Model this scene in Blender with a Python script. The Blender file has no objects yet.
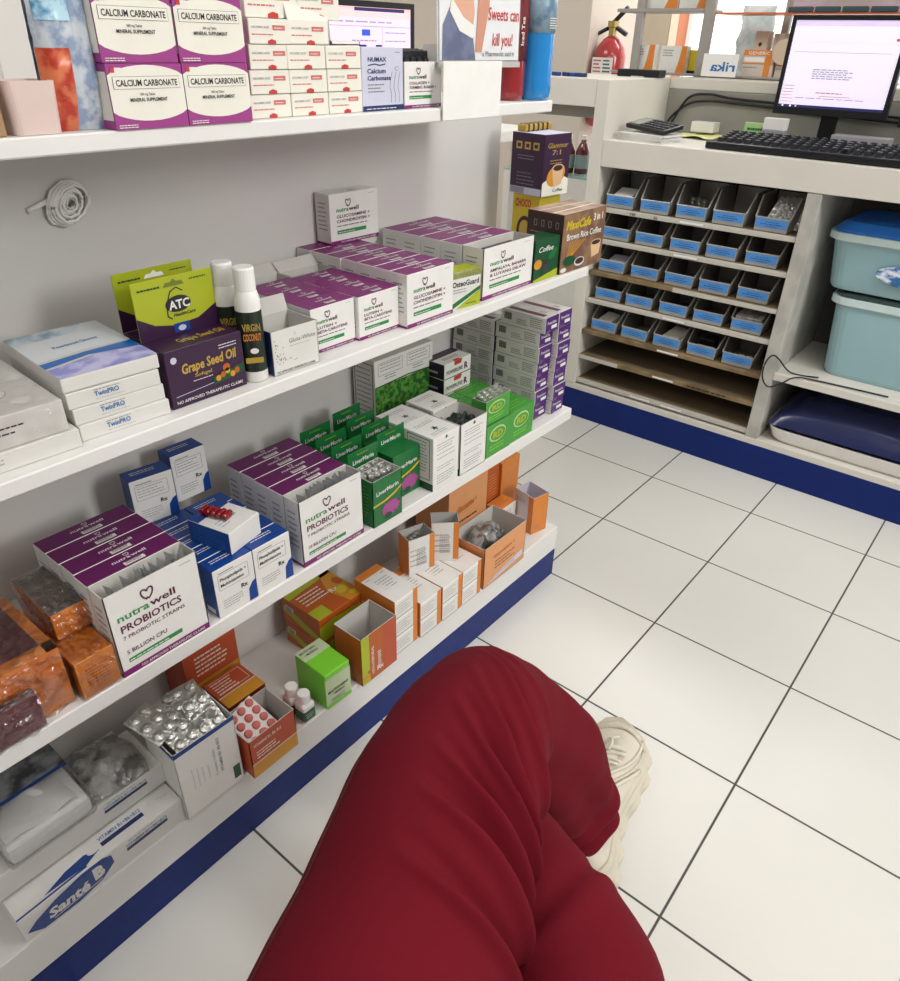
import bpy, bmesh, math, random, mathutils
import mathutils.bvhtree
from mathutils import Vector, Matrix, noise
SC = bpy.context.scene; COL = SC.collection; PI = math.pi
# ---------------------------------------------------------------- camera
cam_data = bpy.data.cameras.new('camera'); cam = bpy.data.objects.new('camera', cam_data); COL.objects.link(cam)
cam_data.sensor_fit = 'HORIZONTAL'; cam_data.sensor_width = 36.0; cam_data.lens = 734.187/900*36
cam_data.clip_start = 0.02
cr = Vector((0.77324724, 0.63372635, 0.02190036)); cd = Vector((0.34548349, -0.39208103, -0.8525923)); cf = Vector((-0.53172349, 0.66683085, -0.52211756))
m = Matrix((cr, -cd, -cf)).transposed().to_4x4(); m.translation = Vector((1.02087606, -1.88110509, 1.10952396))
cam.matrix_world = m; SC.camera = cam
# ---------------------------------------------------------------- world, lights, exposure
w = bpy.data.worlds.new('world'); SC.world = w; w.use_nodes = True
w.node_tree.nodes['Background'].inputs[0].default_value = (1.0, 0.985, 0.96, 1); w.node_tree.nodes['Background'].inputs[1].default_value = 0.30
def area(name, loc, target, sx, sy, power, col=(1, .99, .972)):
    l = bpy.data.lights.new(name, 'AREA'); l.shape = 'RECTANGLE'; l.size = sx; l.size_y = sy; l.energy = power; l.color = col
    o = bpy.data.objects.new(name, l); COL.objects.link(o); o.location = loc
    o.rotation_euler = (Vector(target)-Vector(loc)).to_track_quat('-Z', 'Y').to_euler(); return o
area('ceiling_lamp_far', (4.3, -0.7, 2.65), (0.3, -0.9, 0.5), 0.7, 1.8, 108)
area('ceiling_lamp_right', (2.6, -0.9, 2.6), (0.9, -0.9, 0), 0.5, 1.3, 17)
area('ceiling_lamp_behind', (1.5, -3.1, 2.6), (0.8, -1.3, 0), 1.3, 0.4, 13)
area('ceiling_lamp_counter', (0.3, 1.9, 2.6), (0.3, 0.9, 0), 1.4, 0.4, 22)
area('ceiling_lamp_lobby', (-1.2, -1.0, 2.6), (-1.2, -1.0, 0), 1.2, 0.6, 24)
area('back_wall_fill', (-.9, 2.1, 2.65), (-.9, 2.6, 0), 1.2, 0.4, 20)  # unseen fill light added to lighten the back wall near the stripes
area('ceiling_lamp_aisle', (1.3, -0.7, 2.62), (1.1, -0.7, 0), 0.3, 1.2, 13)
SC.view_settings.view_transform = 'Standard'; SC.view_settings.look = 'None'; SC.view_settings.gamma = 1; SC.view_settings.exposure = 0.0
# ---------------------------------------------------------------- materials
def lin(h):
    h = h.lstrip('#'); out = []
    for i in (0, 2, 4):
        c = int(h[i:i+2], 16)/255; out.append(c/12.92 if c <= .04045 else ((c+.055)/1.055)**2.4)
    return tuple(out)
MATS = {}
def pm(name, hexc, rough=.5, var=.06, scale=30, metal=0, trans=0, alpha=1, bump=0, bscale=None, emis=0, coat=0, hex2=None, sheen=0, ior=1.45, spec=.5):
    if name in MATS: return MATS[name]
    mt = bpy.data.materials.new(name); mt.use_nodes = True; nt = mt.node_tree; b = nt.nodes['Principled BSDF']
    c = lin(hexc); tc = nt.nodes.new('ShaderNodeTexCoord'); nz = nt.nodes.new('ShaderNodeTexNoise')
    nz.inputs['Scale'].default_value = scale; nz.inputs['Detail'].default_value = 4; nt.links.new(tc.outputs['Object'], nz.inputs['Vector'])
    mx = nt.nodes.new('ShaderNodeMix'); mx.data_type = 'RGBA'
    if hex2: c2 = lin(hex2); a = c
    else: a = tuple(min(1, x*(1+var)) for x in c); c2 = tuple(x*(1-var) for x in c)
    mx.inputs[6].default_value = (*a, 1); mx.inputs[7].default_value = (*c2, 1)
    if hex2:
        rp = nt.nodes.new('ShaderNodeValToRGB'); rp.color_ramp.elements[0].position = .42; rp.color_ramp.elements[1].position = .58
        nt.links.new(nz.outputs['Fac'], rp.inputs[0]); nt.links.new(rp.outputs[0], mx.inputs[0])
    else: nt.links.new(nz.outputs['Fac'], mx.inputs[0])
    nt.links.new(mx.outputs[2], b.inputs['Base Color'])
    b.inputs['Roughness'].default_value = rough; b.inputs['Metallic'].default_value = metal; b.inputs['IOR'].default_value = ior
    b.inputs['Transmission Weight'].default_value = trans; b.inputs['Alpha'].default_value = alpha
    b.inputs['Specular IOR Level'].default_value = spec; b.inputs['Coat Weight'].default_value = coat; b.inputs['Sheen Weight'].default_value = sheen
    if bump:
        n2 = nt.nodes.new('ShaderNodeTexNoise'); n2.inputs['Scale'].default_value = bscale or scale; n2.inputs['Detail'].default_value = 5
        nt.links.new(tc.outputs['Object'], n2.inputs['Vector'])
        bp = nt.nodes.new('ShaderNodeBump'); bp.inputs['Strength'].default_value = bump; bp.inputs['Distance'].default_value = .01
        nt.links.new(n2.outputs['Fac'], bp.inputs['Height']); nt.links.new(bp.outputs[0], b.inputs['Normal'])
    if emis:
        nt.links.new(mx.outputs[2], b.inputs['Emission Color']); b.inputs['Emission Strength'].default_value = emis
    MATS[name] = mt; return mt
def filmmat(name, bs, st, base, mul=.45):
    mt = bpy.data.materials.new(name); mt.use_nodes = True; nt = mt.node_tree; nt.nodes.remove(nt.nodes['Principled BSDF']); N = nt.nodes.new; L = nt.links.new
    tr = N('ShaderNodeBsdfTransparent'); gl = N('ShaderNodeBsdfGlossy'); gl.inputs['Roughness'].default_value = .12; lw = N('ShaderNodeLayerWeight'); lw.inputs[0].default_value = .35
    tc = N('ShaderNodeTexCoord'); nz = N('ShaderNodeTexNoise'); nz.inputs['Scale'].default_value = bs; nz.inputs['Detail'].default_value = 4; nz.inputs['Distortion'].default_value = 1.2; L(tc.outputs['Object'], nz.inputs['Vector'])
    bp = N('ShaderNodeBump'); bp.inputs['Strength'].default_value = st; bp.inputs['Distance'].default_value = .01; L(nz.outputs['Fac'], bp.inputs['Height']); L(bp.outputs[0], gl.inputs['Normal']); L(bp.outputs[0], lw.inputs['Normal'])
    ma = N('ShaderNodeMath'); ma.operation = 'MULTIPLY_ADD'; ma.inputs[1].default_value = mul; ma.inputs[2].default_value = base; L(lw.outputs['Fresnel'], ma.inputs[0])
    mx = N('ShaderNodeMixShader'); L(ma.outputs[0], mx.inputs[0]); L(tr.outputs[0], mx.inputs[1]); L(gl.outputs[0], mx.inputs[2]); L(mx.outputs[0], nt.nodes['Material Output'].inputs[0]); return mt
W = pm('white_card', '#e6e4e0', .45); OW = pm('off_white_card', '#dcdad4', .5); CREAM = pm('cream_card', '#e9e6da', .45)
INN = pm('grey_board_inside', '#c9c6c0', .8); PURP = pm('plum_print', '#7d1f6b', .4); PURD = pm('deep_plum_print', '#5e1250', .4); VIO = pm('violet_print', '#4c1a6c', .4)
DKP = pm('aubergine_print', '#35163a', .35); GRN = pm('green_bar_ink', '#2f8a48', .5); LOGOG = pm('leaf_green_ink', '#3f8f4f', .5); MAR = pm('maroon_ink', '#5b1d3c', .5)
INK = pm('black_ink', '#26262a', .5); GINK = pm('grey_ink', '#8a8a8c', .6); LGINK = pm('pale_grey_ink', '#b4b3b0', .6); RED = pm('red_ink', '#c23a34', .5)
SALM = pm('salmon_red_ink', '#d0706a', .5); BLUE = pm('royal_blue_print', '#12408c', .35); BLUI = pm('blue_ink', '#2c6fae', .5); NAVY = pm('navy_print', '#1d2f63', .4)
MAG = pm('magenta_print', '#9c3f86', .4); LIME = pm('lime_print', '#a9b324', .4); GOLD = pm('gold_ink', '#c2a24a', .35, metal=.3)
LG = pm('pharmacy_green_print', '#176b34', .35); LGD = pm('dark_green_print', '#0f4a28', .4); BG = pm('bright_green_print', '#46983a', .4); LIMG = pm('lime_green_print', '#78c832', .35)
OR = pm('orange_print', '#d88334', .45); ORP = pm('peach_orange_print', '#dc9a66', .5); ORD = pm('burnt_orange_print', '#b85a1e', .4); RORD = pm('red_orange_print', '#b9502f', .45)
YEL = pm('yellow_print', '#cdb52a', .4); YO = pm('amber_print', '#cf8f2c', .4); THI = pm('thistle_pink_print', '#a5508f', .5, scale=200); BRN = pm('dark_brown_print', '#3b2420', .4)
TAN = pm('tan_print', '#8d6c50', .5, hex2='#6e4e3a', scale=25); FOL = pm('foliage_print', '#5f9a3c', .5, hex2='#2c5a20', scale=90); CUP = pm('cup_cream_print', '#d9b48a', .5); LAV = pm('pale_lavender_print', '#c9c9dc', .5)
FOIL = pm('aluminium_foil', '#cfcfcb', .3, metal=.85, bump=.25, bscale=120); CLR = filmmat('clear_film', 45, .5, .015, .28)
CLRD = filmmat('smoky_film', 40, .5, .08)
REDCAP = pm('red_capsule', '#8d1420', .2, coat=.5); BLK = pm('black_plastic', '#15161a', .35); DGR = pm('dark_grey_plastic', '#3a3c40', .4)
WP = pm('white_plastic', '#eceae6', .3); SHELFM = pm('white_painted_board', '#e3e1de', .42, var=.04, scale=6, bump=.05, bscale=60); PANELM = pm('white_painted_panel', '#d6d3d0', .55, var=.04, scale=3)
PLB = pm('blue_enamel', '#12286b', .35, var=.12, spec=.2, scale=8, bump=.08, bscale=30); CTRM = pm('cream_painted_board', '#d8d4ca', .45, var=.06, scale=7, bump=.08, bscale=40)
# ---------------------------------------------------------------- mesh builder
_txt = {}
def text_geo(s, bold=0, shear=0):
    k = (s, bold, shear)
    if k not in _txt:
        cu = bpy.data.curves.new('t', 'FONT'); cu.body = s; cu.resolution_u = 2; cu.offset = bold; cu.shear = shear
        o = bpy.data.objects.new('t', cu); me = o.to_mesh()
        vs = [(v.co.x, v.co.y) for v in me.vertices]; fs = [tuple(p.vertices) for p in me.polygons]
        o.to_mesh_clear(); bpy.data.objects.remove(o); bpy.data.curves.remove(cu)
        _txt[k] = (vs, fs)
    return _txt[k]
class Plane:
    def __init__(s, B, o, u, v): s.B = B; s.o = Vector(o); s.u = Vector(u); s.v = Vector(v); s.n = s.u.cross(s.v)
    def P(s, x, y, l): return s.o + s.u*x + s.v*y + s.n*(l*.00025)
    def poly(s, pts, mat, l=1): s.B.face([s.P(x, y, l) for x, y in pts], mat)
    def rect(s, x, y, w, h, mat, l=1): s.poly([(x, y), (x+w, y), (x+w, y+h), (x, y+h)], mat, l)
    def ell(s, cx, cy, rx, ry, mat, l=1, n=20, rot=0):
        c, q = math.cos(rot), math.sin(rot)
        s.poly([(cx+rx*math.cos(2*PI*i/n)*c-ry*math.sin(2*PI*i/n)*q, cy+rx*math.cos(2*PI*i/n)*q+ry*math.sin(2*PI*i/n)*c) for i in range(n)], mat, l)
    def line(s, pts, t, mat, l=1):
        for (a, b), (c, d) in zip(pts, pts[1:]):
            L = math.hypot(c-a, d-b) or 1e-6; nx, ny = -(d-b)/L*t/2, (c-a)/L*t/2
            s.poly([(a-nx, b-ny), (c-nx, d-ny), (c+nx, d+ny), (a+nx, b+ny)], mat, l)
    def text(s, t, x, y, h, mat, w=None, bold=.012, l=2, ang=0, shear=0, align='l'):
        vs, fs = text_geo(t, bold, shear)
        if not vs: return
        x0 = min(v[0] for v in vs); x1 = max(v[0] for v in vs); k = h/.73; kx = k
        if w: kx = w/(x1-x0)
        off = 0 if align == 'l' else -(x1-x0)*kx/2
        c, q = math.cos(ang), math.sin(ang); base = len(s.B.v)
        for vx, vy in vs:
            a, b = (vx-x0)*kx+off, vy*k; s.B.v.append(s.P(x+a*c-b*q, y+a*q+b*c, l))
        i = s.B.mi(mat)
        for f in fs: s.B.f.append([base+j for j in f]); s.B.m.append(i)
    def scrib(s, x, y, w, n, dy, mat=GINK, t=None, seed=1, l=1):      # lines of print too small to read
        r = random.Random(seed)
        for i in range(n):
            a = x
            while a < x+w*(.75+.25*r.random()):
                d = w*(.06+.12*r.random()); s.rect(a, y-i*dy, min(d, x+w-a), t or dy*.42, mat, l); a += d+w*.025
class MB:
    def __init__(s): s.v = []; s.f = []; s.m = []; s.mats = []; s.smooth = False
    def mi(s, m):
        if m not in s.mats: s.mats.append(m)
        return s.mats.index(m)
    def face(s, pts, mat):
        b = len(s.v); s.v += [Vector(p) for p in pts]; s.f.append(list(range(b, b+len(pts)))); s.m.append(s.mi(mat))
    def plane(s, o, u, v): return Plane(s, o, u, v)
    def box(s, x0, x1, y0, y1, z0, z1, mat, bev=0, fm=None, M=None):
        bm = bmesh.new(); bmesh.ops.create_cube(bm, size=1)
        for v in bm.verts: v.co = Vector((x0+(v.co.x+.5)*(x1-x0), y0+(v.co.y+.5)*(y1-y0), z0+(v.co.z+.5)*(z1-z0)))
        if bev: bmesh.ops.bevel(bm, geom=bm.edges[:], offset=bev, segments=2 if bev > .0015 else 1, affect='EDGES', profile=.6)
        s.add_bm(bm, mat, fm, M)
    def add_bm(s, bm, mat, fm=None, M=None):
        base = len(s.v); bm.verts.index_update()
        for v in bm.verts: s.v.append((M @ v.co) if M else v.co.copy())
        for f in bm.faces:
            mm = mat
            if fm:
                f.normal_update(); n = f.normal; ax = max(range(3), key=lambda i: abs(n[i])); key = ('x', 'y', 'z')[ax]+('+' if n[ax] > 0 else '-')
                mm = fm.get(key, mat)
            s.f.append([base+v.index for v in f.verts]); s.m.append(s.mi(mm))
        bm.free()
    def lathe(s, prof, mat, n=20, c=(0, 0, 0), ax='z', fm=None):
        base = len(s.v); c = Vector(c)
        for r, z in prof:
            for i in range(n):
                a = 2*PI*i/n; p = Vector((r*math.cos(a), r*math.sin(a), z))
                if ax == 'x': p = Vector((p.z, p.x, p.y))
                if ax == 'y': p = Vector((p.x, p.z, p.y))
                s.v.append(p+c)
        for j in range(len(prof)-1):
            mm = fm[j] if fm else mat
            for i in range(n): s.f.append([base+j*n+i, base+j*n+(i+1) % n, base+(j+1)*n+(i+1) % n, base+(j+1)*n+i]); s.m.append(s.mi(mm))
        s.f.append([base+i for i in reversed(range(n))]); s.m.append(s.mi(fm[0] if fm else mat))
        s.f.append([base+(len(prof)-1)*n+i for i in range(n)]); s.m.append(s.mi(fm[-1] if fm else mat))
    def tube(s, pts, r, mat, n=8):
        pts = [Vector(p) for p in pts]; base = len(s.v); up = Vector((.013, .027, 1)).normalized()
        for k, p in enumerate(pts):
            t = (pts[min(k+1, len(pts)-1)]-pts[max(k-1, 0)]).normalized(); a = t.cross(up)
            if a.length < .05: a = t.cross(Vector((1, 0, 0)))
            a.normalize(); b = t.cross(a); rr = r[k] if isinstance(r, (list, tuple)) else r
            for i in range(n): s.v.append(p+a*rr*math.cos(2*PI*i/n)+b*rr*math.sin(2*PI*i/n))
        for k in range(len(pts)-1):
            for i in range(n): s.f.append([base+k*n+i, base+k*n+(i+1) % n, base+(k+1)*n+(i+1) % n, base+(k+1)*n+i]); s.m.append(s.mi(mat))
        s.f.append([base+i for i in reversed(range(n))]); s.m.append(s.mi(mat)); s.f.append([base+(len(pts)-1)*n+i for i in range(n)]); s.m.append(s.mi(mat))
    def grid(s, fn, nu, nv, mat):
        base = len(s.v)
        for j in range(nv+1):
            for i in range(nu+1): s.v.append(Vector(fn(i/nu, j/nv)))
        for j in range(nv):
            for i in range(nu): a = base+j*(nu+1)+i; s.f.append([a, a+1, a+nu+2, a+nu+1]); s.m.append(s.mi(mat))
    def build(s, name, parent=None, loc=None, rot=0, smooth=None):
        me = bpy.data.meshes.new(name); me.from_pydata(s.v, [], s.f); me.update()
        for mt in s.mats: me.materials.append(mt)
        me.polygons.foreach_set('material_index', s.m)
        if smooth or s.smooth: me.polygons.foreach_set('use_smooth', [True]*len(s.f))
        o = bpy.data.objects.new(name, me); COL.objects.link(o)
        if parent: o.parent = parent
        if loc is not None: o.location = loc
        if rot: o.rotation_euler = (0, 0, rot) if not isinstance(rot, tuple) else rot
        return o
def smooth_path(P_, n):
    out = []; Q = [Vector(p) for p in [P_[0]]+list(P_)+[P_[-1]]]
    for i in range(1, len(Q)-2):
        for k in range(n):
            t = k/n; a, b_, c, d = Q[i-1], Q[i], Q[i+1], Q[i+2]; out.append(.5*((2*b_)+(c-a)*t+(2*a-5*b_+4*c-d)*t*t+(3*b_-a-3*c+d)*t**3))
    return out+[Q[-1]]
def tag(o, label, cat, group=None, kind=None):
    o['label'] = label; o['category'] = cat
    if group: o['group'] = group
    if kind: o['kind'] = kind
    return o
def struct(o): o['kind'] = 'structure'; return o
def thing(name, label, cat, loc=(0, 0, 0), rot=0, group=None):
    o = bpy.data.objects.new(name, None); COL.objects.link(o); o.location = loc; o.empty_display_size = .02
    o.rotation_euler = (0, 0, rot) if not isinstance(rot, tuple) else rot; return tag(o, label, cat, group)
def dup(o, loc=None, label=None, rot=None, group=None):
    c = o.copy(); COL.objects.link(c)
    if loc is not None: c.location = loc
    if rot is not None: c.rotation_euler = (0, 0, rot) if not isinstance(rot, tuple) else rot
    if label: c['label'] = label
    if group: c['group'] = group
    for ch in o.children:
        d = ch.copy(); COL.objects.link(d); d.parent = c
        for g in ch.children: e = g.copy(); COL.objects.link(e); e.parent = d
    return c
# carton: origin = front left bottom corner; front faces +x, width along +y, height +z, depth towards -x
def carton(name, label, A, w, d, h, F=W, S=None, T=None, design=None, rot=0, opened=False, group=None, cat='box', flaps=(), inner=None, bev=.0006, dsg_arg=None, extra=None, cut=0):
    S = S or F; T = T or F; inner = inner or INN; b = MB(); t = .0012
    fm = {'x+': F, 'y-': S, 'y+': S, 'z+': T, 'x-': F, 'z-': F}
    if not opened: b.box(-d, 0, 0, w, 0, h, F, bev, fm)
    else:
        b.box(-d, 0, 0, w, 0, t, F)
        for x0, x1, y0, y1, out in ((-t, 0, 0, w, 'x+'), (-d, -d+t, 0, w, 'x-'), (-d, 0, 0, t, 'y-'), (-d, 0, w-t, w, 'y+')):
            f2 = {k: inner for k in fm}; f2[out] = fm[out]; f2['z+'] = inner
            b.box(x0, x1, y0, y1, 0, h-(cut if out == 'y-' or out == 'y+' else 0), inner, 0, f2)
    Fp = b.plane((0, 0, 0), (0, 1, 0), (0, 0, 1)); Lp = b.plane((-d, 0, 0), (1, 0, 0), (0, 0, 1)); Tp = b.plane((0, 0, h), (0, 1, 0), (-1, 0, 0))
    if design: design(b, Fp, Lp, Tp, w, d, h, opened, dsg_arg)
    o = b.build(name, loc=A, rot=rot); tag(o, label, cat, group)
    for side, ang, ln, mt in flaps:
        f = MB()
        if side == 'back': f.box(0, t, 0, w, 0, ln, mt, 0, {'x+': inner, 'x-': mt}); g = f.build('flap', o, (-d, 0, h-.0005)); g.rotation_euler = (0, -ang, 0)
        if side == 'front': f.box(-t, 0, 0, w, 0, ln, mt, 0, {'x-': inner}); g = f.build('flap', o, (0, 0, h-.0005)); g.rotation_euler = (0, ang, 0)
        if side == 'left': f.box(-d, 0, 0, t, 0, ln, mt, 0, {'y+': inner}); g = f.build('flap', o, (0, 0, h-.0005)); g.rotation_euler = (ang, 0, 0)
        if side == 'right': f.box(-d, 0, -t, 0, 0, ln, mt, 0, {'y-': inner}); g = f.build('flap', o, (0, w, h-.0005)); g.rotation_euler = (-ang, 0, 0)
    if extra: extra(o)
    return o
def nth(k, n, side='left', other='right'):
    w_ = ['', 'second', 'third', 'fourth', 'fifth', 'sixth', 'seventh', 'eighth', 'ninth', 'tenth', 'eleventh']
    if k == 0: return side+'most'
    if k == n-1: return other+'most'
    return w_[k]+' from the '+side if k <= (n-1)/2 else w_[n-1-k]+' from the '+other
ORDN = ['frontmost', 'second from the front', 'third from the front', 'fourth from the front', 'fifth from the front', 'sixth from the front', 'seventh from the front']
def row_back(o, n, step, fmt, skip=0, dz=0, dy=0):       # copies marching towards the back panel
    for k in range(1, n):
        dup(o, Vector(o.location)+Vector((-step*k, dy*k, dz*k)), fmt.format(ORDN[k+skip]))
# ---------------------------------------------------------------- setting
def floor_mat():
    mt = bpy.data.materials.new('white_floor_tiles'); mt.use_nodes = True; nt = mt.node_tree; b = nt.nodes['Principled BSDF']; N = nt.nodes.new; L = nt.links.new
    tc = N('ShaderNodeTexCoord'); sp = N('ShaderNodeSeparateXYZ'); L(tc.outputs['Object'], sp.inputs[0]); ds = []
    for ax in (0, 1):
        pp = N('ShaderNodeMath'); pp.operation = 'PINGPONG'; pp.inputs[1].default_value = .15; L(sp.outputs[ax], pp.inputs[0]); ds.append(pp)
    mn = N('ShaderNodeMath'); mn.operation = 'MINIMUM'; L(ds[0].outputs[0], mn.inputs[0]); L(ds[1].outputs[0], mn.inputs[1])
    rg = N('ShaderNodeMapRange'); rg.inputs[1].default_value = .0014; rg.inputs[2].default_value = .0025; L(mn.outputs[0], rg.inputs[0])
    nz = N('ShaderNodeTexNoise'); nz.inputs['Scale'].default_value = 260; L(tc.outputs['Object'], nz.inputs['Vector'])
    n2 = N('ShaderNodeTexNoise'); n2.inputs['Scale'].default_value = 2.5; n2.inputs['Detail'].default_value = 6; L(tc.outputs['Object'], n2.inputs['Vector'])
    t = N('ShaderNodeMix'); t.data_type = 'RGBA'; t.inputs[6].default_value = (*lin('#dcdad3'), 1); t.inputs[7].default_value = (*lin('#e6e4df'), 1); L(n2.outputs['Fac'], t.inputs[0])
    c = N('ShaderNodeMix'); c.data_type = 'RGBA'; c.inputs[6].default_value = (*lin('#4b4a47'), 1); L(t.outputs[2], c.inputs[7]); L(rg.outputs[0], c.inputs[0]); L(c.outputs[2], b.inputs['Base Color'])
    r = N('ShaderNodeMapRange'); r.inputs[3].default_value = .8; r.inputs[4].default_value = .3; L(rg.outputs[0], r.inputs[0]); L(r.outputs[0], b.inputs['Roughness'])
    ad = N('ShaderNodeMath'); ad.operation = 'MULTIPLY_ADD'; ad.inputs[1].default_value = .12; L(nz.outputs['Fac'], ad.inputs[0]); L(rg.outputs[0], ad.inputs[2])
    bp = N('ShaderNodeBump'); bp.inputs['Strength'].default_value = .25; bp.inputs['Distance'].default_value = .002; L(ad.outputs[0], bp.inputs['Height']); L(bp.outputs[0], b.inputs['Normal'])
    return mt
b = MB(); b.face([(-3, -4.2, 0), (5.5, -4.2, 0), (5.5, 3, 0), (-3, 3, 0)], floor_mat()); struct(b.build('floor'))
WALLM = pm('beige_wall_paint', '#d9cdc0', .7, scale=2); WALL2 = pm('pale_wall_paint', '#dfdcd8', .7, scale=2)
CEIL = pm('ceiling_paint', '#e8e6e2', .8)
b = MB(); b.box(-3, 5.5, 3, 3.1, 0, 2.75, WALLM); struct(b.build('wall_back'))
b = MB(); b.box(-2.6, -2.5, -4.2, 3, 0, 2.75, WALL2); struct(b.build('wall_left'))
b = MB(); b.box(-3, 5.5, -4.2, 3.1, 2.75, 2.8, CEIL); struct(b.build('ceiling'))
b = MB(); b.box(-2.5, -.83, 1.30, 1.75, 0, 2.75, WALLM); struct(b.build('wall_return'))
b = MB()
for x0, x1, c in ((-1.45, -1.235, '#b3a794'), (-1.232, -1.182, '#f1e8d2'), (-1.18, -1.12, '#e79a7c')): b.box(x0, x1, 2.92, 2.99, 0, 2.6, pm('panel'+c, c, .6))
struct(b.build('trim_1'))
b = MB(); b.box(-1.10, 3.2, 2.95, 2.99, .5, 2.4, pm('daylit_window_glass', '#f4f7fa', .3, emis=1.1)); struct(b.build('window_1'))
b = MB()
for x in (-1.1, .02, 1.1, 2.15, 3.2): b.box(x-.012, x+.012, 2.9, 2.96, .45, 2.45, WP)
for z in (.48, 2.42): b.box(-1.11, 3.23, 2.9, 2.96, z-.03, z+.03, WP)
struct(b.build('trim_2'))
# ---------------------------------------------------------------- shelving unit
SH = thing('shelf_unit', 'long white painted open shelving unit with blue plinth holding medicine boxes', 'shelf', (.2, -1.6, 0))
def shp(name, x0, x1, y0, y1, z0, z1, mat, bev=.0015):
    b = MB(); b.box(x0-.2, x1-.2, y0+1.6, y1+1.6, z0, z1, mat, bev); return b.build(name, SH)
shp('back_panel', .045, .075, -2.7, -.56, .12, 1.017, PANELM)
shp('lower_back_panel', .0752, .12, -2.7, -.6, .1405, .4195, PANELM)
shp('shelf', .0, .326, -2.7, -.777, 1.018, 1.034, SHELFM)
shp('shelf', .0755, .326, -2.7, -.598, .727, .745, SHELFM)
shp('shelf', .0755, .326, -2.7, -.598, .42, .445, SHELFM)
shp('base_shelf', .0755, .326, -2.7, -.598, .076, .14, SHELFM)
shp('blue_plinth', .045, .3255, -2.7, -.5985, 0, .0755, PLB)
# ---------------------------------------------------------------- service counter
CT = thing('service_counter', 'cream painted service counter with blue plinth, bin compartment and raised ledge', 'counter', (.5, .4, 0))
def ctp(name, x0, x1, y0, y1, z0, z1, mat=CTRM, bev=.002, **k):
    b = MB(); b.box(x0-.5, x1-.5, y0-.4, y1-.4, z0, z1, mat, bev, **k); return b.build(name, CT)
ctp('blue_plinth', -.155, 1.7, .212, .64, 0, .098, PLB)
ctp('bottom_board', -.155, 1.7, .2125, .64, .0985, .118)
ctp('side_panel', -.155, -.115, .212, .62, .1185, 1.0265)
ctp('divider_panel', .476, .512, .214, .62, .1185, .8045, pm('worn_grey_board', '#bdbab2', .5, scale=12, hex2='#a9a7a0'))
ctp('fascia', -.1145, 1.7, .212, .236, .805, .876)
ctp('worktop', -.1145, 1.7, .2365, .64, .856, .876, pm('worktop_laminate', '#dfdcd4', .4))
ctp('raised_ledge', -.50, -.1555, .212, .62, .957, 1.027)
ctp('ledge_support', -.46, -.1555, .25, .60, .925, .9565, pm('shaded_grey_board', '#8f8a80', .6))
ctp('back_board', -.1145, 1.7, .60, .62, .8765, .997, pm('grey_green_board', '#9a988e', .6))
ctp('back_ledge', -.1145, 1.7, .60, 1.0, .9975, 1.027)
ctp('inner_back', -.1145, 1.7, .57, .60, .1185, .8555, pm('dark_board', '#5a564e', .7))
WOOD = pm('raw_wood_edge', '#8f7a58', .6, hex2='#6e5a3c', scale=14); METR = pm('cream_metal_rail', '#c2beb3', .4, scale=20); TRAYW = pm('brown_hardboard', '#7b6b54', .7, scale=15)
RZ = [(.693, METR), (.601, METR), (.503, WOOD), (.414, METR), (.311, WOOD), (.224, WOOD), (.1375, METR)]
for i, (z, mm) in enumerate(RZ):
    b = MB(); b.box(-.1145-.5, .4755-.5, .232-.4, .5695-.4, z-.008, z-.001, TRAYW); t = b.build('tray', CT)
    b = MB(); b.box(-.1145-.5, .4755-.5, .218-.4, .2318-.4, z-.013, z, mm, .001)
    if i == 2: b.box(.17-.5, .4745-.5, .2165-.4, .2182-.4, z-.013, z, METR)
    if i == 5: b.box(-.113-.5, .03-.5, .2165-.4, .2182-.4, z-.013, z, METR)
    P = b.plane((-.5, .2164-.4, z-.010), (1, 0, 0), (0, 0, 1))
    if i == 0: P.text('F 64', .0, .0, .007, INK, bold=.03); P.text('2A', .075, .0, .007, INK, bold=.03)
    if i == 5: P.scrib(.27, .003, .15, 1, .01, INK, seed=4)
    for hx in ((.155,) if i not in (6,) else (.09, .2)):
        if i in (0, 1, 3, 4, 5, 6): P.rect(hx, .001, .07, .006, WP)
    b.build('tray_rail', t)
b = MB(); b.box(.5125-.5, 1.2, .2125-.4, .5695-.4, .309, .33, CTRM, .001); b.build('shelf', CT)
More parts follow.
